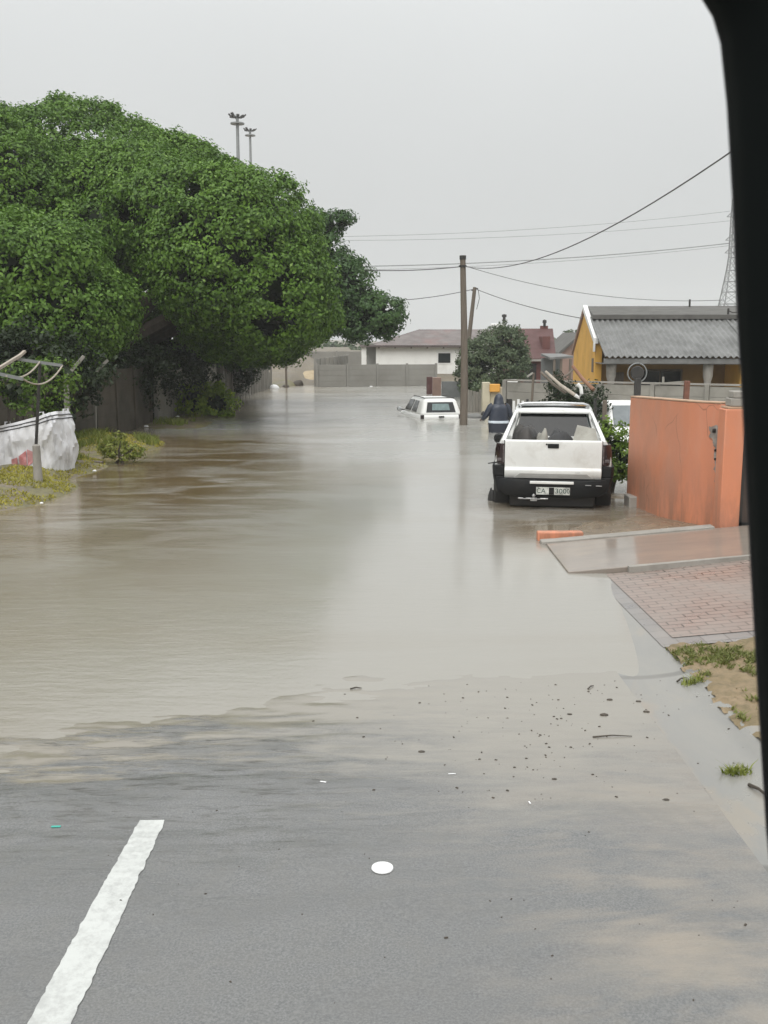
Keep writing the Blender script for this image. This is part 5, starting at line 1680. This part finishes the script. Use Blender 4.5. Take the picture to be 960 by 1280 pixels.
for dz, k in ((-.03, .965), (-.25, .94), (-.40, .90)):
    rings.append([Vector((p.x * k, p.y * k, p.z + dz)) for p in rings[16]])
MB().loft(rings).build('sack', M['bag'], bg, smooth=True, auto=24)
for t0 in (.93, .875):
    base = rings[15] if t0 > .9 else rings[14]
    ring = [Vector((p.x * 1.012, p.y * 1.012, p.z)) for p in base]
    MB().tube(ring + [ring[0]], .010, 5, cap=False).build('black_stitching', M['bag_black'], bg, smooth=True)
# printed red mark, following the front face
def on_bag(u, t_):
    i = (u % 1) * nu; j = t_ * 16
    i0, j0 = int(i), min(15, int(j))
    a = rings[j0][i0 % nu].lerp(rings[j0][(i0 + 1) % nu], i - i0)
    b_ = rings[j0 + 1][i0 % nu].lerp(rings[j0 + 1][(i0 + 1) % nu], i - i0)
    p = a.lerp(b_, j - j0)
    return Vector((p.x, p.y - .022, p.z))
mk = MB()
for (ua, ub, ta, tb2, tc, td) in ((.165, .190, .08, .32, .10, .42), (.193, .222, .12, .44, .22, .36), (.138, .160, .12, .26, .08, .30)):
    n = 6
    g = [[on_bag(ua + (ub - ua) * i / n, (ta + (tc - ta) * i / n) * (1 - j / n) + (tb2 + (td - tb2) * i / n) * j / n) for j in range(n + 1)] for i in range(n + 1)]
    mk.loft(g, cap=False, closed=False)
mk.build('red_mark', M['bag_red'], bg)
for u in (.0, .25, .5, .75):
    a = on_bag(u, 1) + Vector((0, .02, 0))
    MB().tube([a + Vector((-.06, 0, -.1)), a + Vector((-.03, 0, .06)), a + Vector((.05, .02, .07)), a + Vector((.08, .02, -.1))], .018, 6).build('lifting_loop', M['bag'], bg, smooth=True)
dpl = on(114, 579, .05)
tagp(MB().bar((dpl.x - .25, dpl.y, .09), (dpl.x + .25, dpl.y - .05, .06), .16, .07).build('plank', M['timber'], bevel=.01), 'dark wet plank on the ground right of the white bag', 'plank')
for x, y, s_ in ((107, 553, .07), (131, 592, .05), (88, 543, .05), (52, 538, .06)):
    q = on(x, y, .12)
labs = {}
for i, (x, y, z, s_, lab) in enumerate(((107, 556, .12, .075, 'small pale scrap of rubbish on the grass just right of the white bag'), (118, 588, .06, .04, 'small white scrap at the water edge below the dark plank'),
                                        (183, 533, .03, .07, 'white scrap lying in the shaded shallow water near the grey fence'), (222, 521, .05, .07, 'pale scrap of rubbish at the foot of the bright green bush'), (52, 628, .06, .03, 'tiny pale scrap at the edge of the yellow grass hump'))):
    q = on(x, y, z)
    crumple('litter', lab, 'litter', M['plastic_white'], (q.x, q.y, q.z - .02), s_, s_ * .7, s_ * .8, 60 + i)

# rubbish and sand heap at the far left corner
hc = on(385, 482, 0)
sh = []
for i in range(9):
    k = i / 8
    sh.append([Vector((math.cos(a) * (3.4 * (1 - k) + .02) * (1 + .25 * mnoise.noise(Vector((math.cos(a) * 2, math.sin(a) * 2, k)))), math.sin(a) * (3.0 * (1 - k) + .02), .8 * k * (1 + .2 * mnoise.noise(Vector((math.cos(a), math.sin(a), k * 3)))) - .15)) for a in [j * math.pi / 10 for j in range(20)]])
sp_ = MB().loft(sh).build('sand_heap', pm('sand', (.42, .34, .22), (.32, .25, .16), 3, .85, bump=.4, bscale=8), smooth=True)
sp_.location = (hc.x + .1, hc.y + 3.6, .12)
tagp(sp_, 'tan heap of sand at the far left corner below the back wall', 'sand heap')
for i, (x, y, s_, mt, lab) in enumerate(((343, 485.5, .28, 'plastic_white', 'white rubbish lump at the foot of the paling fence, far left corner'), (357, 484, .22, 'litter_dark', 'dark rubbish lump between white lumps at the far left corner'),
                                        (380, 479, .30, 'rubbish', 'pale grey rubbish lump in front of the far sand heap'), (390, 477, .22, 'plastic_white', 'white rubbish lump on the right flank of the far sand heap'),
                                        (372, 482, .34, 'litter_dark', 'dark brown rubbish lump at the water edge before the sand heap'), (464, 483, .12, 'plastic_white', 'tiny white lump floating at the foot of the far wall'), (352, 481, .2, 'rubbish', 'pale rubbish lump just above the dark one by the palings'))):
    q = on(x, y, .0)
    crumple('rubbish_lump', lab, 'rubbish', M[mt], (q.x, q.y, q.z - .12), s_, s_, s_ * 1.2, 80 + i)
ms = at(358, 470, 55.5)
tagp(MB().tube([(ms.x, 55.5, -.6), at(357, 436, 55.5)], .06, 8).build('fence_post', M['timber']), 'thin dark post standing before the sand heap at the far corner', 'post')

# ------------------------------------------------------------------ leaning poles behind the pickup
def leaning(label, a, b_, r_, mat, cat='pole'):
    return tagp(MB().tube([a, Vector(a).lerp(Vector(b_), .5) + Vector((0, 0, -.04)), b_], [r_, r_ * .95, r_ * .8], 8).build('leaning_pole', mat, smooth=True), label, cat)


yb = 24.3
leaning('pale pole leaning left, upper one of the pair behind the pickup roof', at(719, 494, yb), at(682, 464.5, yb + .6), .045, M['timber_pale'])
leaning('pale pole leaning left, lower one of the pair behind the pickup roof', at(708, 492, yb + .3), at(676, 465, yb + .9), .04, M['timber'])
leaning('reddish brown pole leaning left against the yellow gable', at(742, 487, yb), at(716, 458, yb + .7), .05, M['timber_red'])
leaning('grey bent stick between the pale and the reddish leaning poles', at(703, 472, yb + 1.2), at(718, 460, yb + 1.4), .03, M['timber'])
o = MB().tube([at(719, 494, yb - .2), at(724, 497, yb - .2), at(727, 492, yb - .2), at(726, 484, yb - .2), at(722, 480, yb - .2)], .045, 8).build('white_pipe', M['white_far'], smooth=True)
tagp(o, 'short bent white pipe at the foot of the pale leaning poles', 'pipe')
leaning('thick dark upright stump beside the pale leaning poles', at(697, 510, yb + 1.5), at(698, 468, yb + 1.5), .09, M['timber'], 'stump')
Yt = 27.6
tsp = at(664, 503, Yt)
tn = thing('sign_post', 'thin dark post with a small pale plate, left of the leaning poles', 'post', (tsp.x, Yt, -.5))
MB().tube([(tsp.x - .03, Yt, -.5), at(667, 466, Yt)], .035, 8).build('post', M['timber'], tn, world=True)
MB().bar(at(659, 471, Yt - .05), at(666, 466, Yt - .05), .09, .04).build('plate', M['sheet'], tn, world=True)
Yw = 25.2
wc = at(796.5, 466, Yw)
wp_ = thing('wheel_post', 'dark post carrying a round black disc inside a thin wire ring', 'post', (wc.x, Yw, -.45))
MB().bar((wc.x + .03, Yw, -.45), (wc.x + .02, Yw, wc.z - .12), .15).build('post', M['steel_rust'] if False else M['steel_dark'], wp_, world=True, bevel=.02)
MB().lathe([(.0, -.04), (.15, -.04), (.17, 0), (.15, .04), (.0, .04)], (wc.x, Yw, wc.z), 24, 'y').build('disc', M['steel_dark'], wp_, world=True, smooth=True)
MB().tube([(wc.x + .235 * math.cos(a), Yw, wc.z + .235 * math.sin(a)) for a in [k * math.pi / 16 for k in range(33)]], .016, 6, cap=False).build('ring', M['steel_grey'], wp_, world=True, smooth=True)
a_ = at(856, 503, 25.6); b_ = at(859, 476, 25.6)
tagp(MB().bar((a_.x, 25.6, -.45), b_, .13).build('leaning_post', M['steel_rust'], bevel=.015), 'dark rusty post leaning slightly before the right veranda column', 'post')
cr = MB().bar(at(818, 480, 25.7), at(858, 477, 25.7), .04)
cr.tube([at(829, 479, 25.7), at(829, 471, 25.7)], .03, 6)
tagp(cr.build('cross_rail', M['timber_pale'] if False else M['precast']), 'thin pale rail with a stub between the two dark posts', 'rail')
a_ = at(756, 545, 21.5); b_ = at(756, 500, 21.5)
tagp(MB().bar((a_.x, 21.5, -.4), b_, .085).build('fence_post', M['timber'], bevel=.01), 'thin dark post standing in front of the white sedan', 'post')
tagp(MB().bar(at(744, 543, 20.8), at(744, 498, 20.8), .05).build('fence_post', M['steel_dark']), 'slim black post left of the sedan, beside the bush', 'post')
crumple('white_stone', 'white stone at the foot of the green bush by the orange wall', 'stone', M['white_wall'], on(783, 583, -.05), .10, .09, .16, 91)
crumple('white_stone', 'pale flat stone right of the green bush, touching the orange wall', 'stone', M['sheet'], on(776, 592, -.03), .13, .09, .09, 92)

# ------------------------------------------------------------------ litter on the near road
def road_point(x, y):
    q = on(x, y, .05)
    for _ in range(4): q = on(x, y, (road_surface(q.x, q.y) if q.x < 1.85 else terrain(q.x, q.y) + .004))
    return q


q = road_point(478, 1086)
tagp(MB().lathe([(.0, 0), (.050, 0), (.054, .004), (.052, .010), (.040, .014), (.0, .0145)], (q.x, q.y, q.z), 28).build('plastic_disc', M['plastic_white'], smooth=True), 'round white plastic lid lying on the near asphalt', 'lid')
for nm, lab, x, y, l, w, a, mt, cat in (('paper_scrap', 'thin white paper strip on the wet road, above and left of the lid', 404, 978, .038, .008, -.3, 'plastic_white', 'paper'),
                                       ('paper_scrap', 'thin white scrap on the silt, above and right of the lid', 565, 968, .045, .006, .05, 'plastic_white', 'paper'),
                                       ('paper_scrap', 'tiny white scrap on the silt stripe right of the lid', 662, 1004, .008, .025, .2, 'plastic_white', 'paper'),
                                       ('plastic_scrap', 'small teal plastic scrap in the dark grit at the left', 70, 1034, .05, .014, .05, 'teal', 'plastic')):
    q = road_point(x, y)
    o = MB().box(-l / 2, l / 2, -w / 2, w / 2, 0, .004).build(nm, M[mt], bevel=.001)
    o.location = (q.x, q.y, q.z + .002); o.rotation_euler = (.05, 0, a)
    tagp(o, lab, cat)


def twig(x0, y0, x1, y1, r_, label):
    a, b_ = road_point(x0, y0), road_point(x1, y1)
    m = a.lerp(b_, .5) + Vector((0, .01, r_ * 2))
    o = MB().tube([a + Vector((0, 0, r_)), m, b_ + Vector((0, 0, r_))], [r_, r_ * .8, r_ * .5], 6).build('twig', M['litter_dark'], smooth=True)
    tagp(o, label, 'twig')


twig(741, 922, 790, 921, .005, 'long thin twig lying level on the silt below the dark leaves')
twig(745, 794, 756, 788, .008, 'short twig in the gutter, left of the driveway border')
twig(846, 853, 858, 848, .007, 'dark twig on the gutter beside the sandy verge')
twig(736, 735, 750, 733, .011, 'twig lying on the grey edge of the driveway')
twig(936, 983, 962, 1000, .011, 'curved brown stick on the gutter at the far right edge')
twig(438, 862, 452, 861, .006, 'small floating twig at the end of the water edge')
twig(735, 862, 742, 858, .006, 'tiny twig on the silt above the dark leaf')
for i, (x, y, s_, lab) in enumerate(((755, 894, .030, 'dark wet leaf lying highest among the loose bits on the silt'), (762, 875, .022, 'small dark leaf on the silt just above the larger leaf'),
                                     (712, 893, .018, 'small dark leaf on the silt left of the larger leaf'), (527, 940, .022, 'dark leaf on the wet road left of the silt'),
                                     (798, 877, .02, 'small dark leaf on the silt near the gutter'), (808, 890, .024, 'brown leaf on the silt beside the gutter edge'), (693, 974, .016, 'tiny dark leaf low on the silt stripe'), (833, 1000, .018, 'brown leaf on the silt near the right edge'))):
    q = road_point(x, y)
    crumple('fallen_leaf', lab, 'leaf', M['litter_dark'], (q.x, q.y, q.z), s_, s_ * .6, s_ * .4, 30 + i)
# countless crumbs of washed-up grit and bark
g_ = random.Random(17)
sp = MB()
for k in range(240):
    if k < 190: x, y = g_.gauss(690, 110), g_.gauss(905, 42)
    else: x, y = g_.uniform(120, 960), g_.uniform(930, 1270)
    if not (20 < x < 945 and 850 < y < 1275): continue
    q = road_point(x, y)
    s_ = g_.choice((.004, .005, .006, .008, .012)) * .8
    a = g_.uniform(0, 3.14)
    c_, n_s = math.cos(a), math.sin(a)
    sp.hexa([(q.x + (c_ * u - n_s * v) * s_, q.y + (n_s * u + c_ * v) * s_, q.z - .001) for u, v in ((-1, -.5), (1, -.6), (1.1, .5), (-.9, .6))],
            [(q.x + (c_ * u - n_s * v) * s_ * .6, q.y + (n_s * u + c_ * v) * s_ * .6, q.z + s_ * .55) for u, v in ((-1, -.5), (1, -.6), (1.1, .5), (-.9, .6))])
o = sp.build('debris', M['litter_dark'])
tagp(o, 'scattered dark crumbs of grit and bark over the silt', 'debris', kind='stuff')

# ------------------------------------------------------------------ the vehicle the view looks out of
vf = thing('vehicle_window_frame', 'black window frame of the vehicle looked out from, along the right edge', 'window frame', (.25, .62, 2.4))
edge = [(1010, 1500), (985, 1280), (960, 1040), (950, 880), (940, 700), (931, 520), (924, 400), (918, 250), (911, 130), (903, 52), (893, 18), (876, -10), (850, -34), (800, -58), (700, -84), (560, -104), (400, -116), (200, -124)]
D0 = .62
E3 = [at(x, y, D0) for x, y in edge]
rings, seal = [], []
for i, p in enumerate(E3):
    d_ = (E3[min(i + 1, len(E3) - 1)] - E3[max(i - 1, 0)]); d_.y = 0; d_.normalize()
    out = Vector((d_.z, 0, -d_.x))            # away from the opening
    if out.dot(p - Vector((0, D0, 2.55))) < 0: out = -out
    fw = Vector((0, 1, 0))
    W_ = .13
    rings.append([p + out * o_ + fw * f for o_, f in ((.004, .004), (.0, .0), (.002, -.014), (.010, -.03), (.03, -.05), (W_ - .02, -.06), (W_, -.045), (W_, .03), (W_ - .02, .045), (.06, .02))])
    seal.append(p + out * .009 + fw * .004)
MB().loft(rings).build('frame', M['gloss_black_near'], vf, world=True, smooth=True, auto=60)
MB().tube(seal, .009, 8).build('rubber_seal', M['pillar_seal'], vf, world=True, smooth=True)

# ------------------------------------------------------------------ air, sky, sun
hz = MB().box(-660, 660, -70, 920, -3.5, 46).build('haze')
hz['kind'] = 'stuff'
vm = bpy.data.materials.new('haze_air')
vm.use_nodes = True
nt = vm.node_tree
nt.nodes.clear()
pv = nt.nodes.new('ShaderNodeVolumePrincipled')
pv.inputs['Color'].default_value = (.93, .95, .96, 1)
pv.inputs['Density'].default_value = .0007
mo = nt.nodes.new('ShaderNodeOutputMaterial')
nt.links.new(pv.outputs[0], mo.inputs['Volume'])
hz.data.materials.append(vm)

SUN_EL, SUN_ROT = R(46), R(200)
world = bpy.data.worlds.new('World')
scene.world = world
world.use_nodes = True
wn = world.node_tree
wn.nodes.clear()
sky = wn.nodes.new('ShaderNodeTexSky')
sky.sky_type = 'NISHITA'
sky.sun_disc = False
sky.sun_elevation = SUN_EL
sky.sun_rotation = SUN_ROT
sky.air_density = 1.5; sky.dust_density = 6
hs = wn.nodes.new('ShaderNodeHueSaturation')
hs.inputs['Saturation'].default_value = .12
wn.links.new(sky.outputs[0], hs.inputs['Color'])
# overcast: luminance rising towards the zenith, faint cloud structure
geo = wn.nodes.new('ShaderNodeTexCoord')
sx = wn.nodes.new('ShaderNodeSeparateXYZ')
wn.links.new(geo.outputs['Generated'], sx.inputs[0])
rp = wn.nodes.new('ShaderNodeMapRange')
for k, v in zip((1, 2, 3, 4), (0.0, 1.0, SKY_LO * 10, SKY_HI * 10)): rp.inputs[k].default_value = v
zp = wn.nodes.new('ShaderNodeMath'); zp.operation = 'POWER'; zp.use_clamp = True; zp.inputs[1].default_value = 2.0
wn.links.new(sx.outputs[2], zp.inputs[0]); wn.links.new(zp.outputs[0], rp.inputs[0])
no = wn.nodes.new('ShaderNodeTexNoise')
no.inputs['Scale'].default_value = 1.6; no.inputs['Detail'].default_value = 3
wn.links.new(geo.outputs['Generated'], no.inputs['Vector'])
nr = wn.nodes.new('ShaderNodeMapRange')
for k, v in zip((1, 2, 3, 4), (.3, .7, .95, 1.05)): nr.inputs[k].default_value = v
wn.links.new(no.outputs[0], nr.inputs[0])
mu = wn.nodes.new('ShaderNodeMath'); mu.operation = 'MULTIPLY'
wn.links.new(rp.outputs[0], mu.inputs[0]); wn.links.new(nr.outputs[0], mu.inputs[1])
tint = wn.nodes.new('ShaderNodeMix'); tint.data_type = 'RGBA'; tint.blend_type = 'MULTIPLY'
tint.inputs[0].default_value = 1
wn.links.new(mu.outputs[0], tint.inputs[6])
tint.inputs[7].default_value = (.975, 1.0, 1.0, 1)
mx = wn.nodes.new('ShaderNodeMix'); mx.data_type = 'RGBA'
mx.inputs[0].default_value = .85
wn.links.new(hs.outputs[0], mx.inputs[6]); wn.links.new(tint.outputs[2], mx.inputs[7])
bgn = wn.nodes.new('ShaderNodeBackground')
bgn.inputs['Strength'].default_value = .1
wn.links.new(mx.outputs[2], bgn.inputs['Color'])
wo = wn.nodes.new('ShaderNodeOutputWorld')
wn.links.new(bgn.outputs[0], wo.inputs[0])

sun_d = bpy.data.lights.new('sun', 'SUN')
sun_d.energy = SUN_E
sun_d.angle = R(50)
sun_d.color = (1, .97, .93)
sun = bpy.data.objects.new('sun', sun_d)
COL.objects.link(sun)
# towards the sun: behind the camera, high
az = SUN_ROT
dirv = Vector((math.sin(az) * math.cos(SUN_EL), math.cos(az) * math.cos(SUN_EL), math.sin(SUN_EL)))
sun.rotation_euler = dirv.to_track_quat('Z', 'Y').to_euler()
sun.location = (0, -20, 40)

vs = scene.view_settings
vs.view_transform = 'Standard'; vs.look = 'None'; vs.gamma = 1; vs.use_curve_mapping = False
vs.exposure = EXPO
scene.render.engine = 'CYCLES'
scene.cycles.use_denoising = True
scene.cycles.max_bounces = 8
scene.cycles.transparent_max_bounces = 12
scene.cycles.volume_bounces = 1
scene.cycles.caustics_reflective = False
scene.cycles.caustics_refractive = False
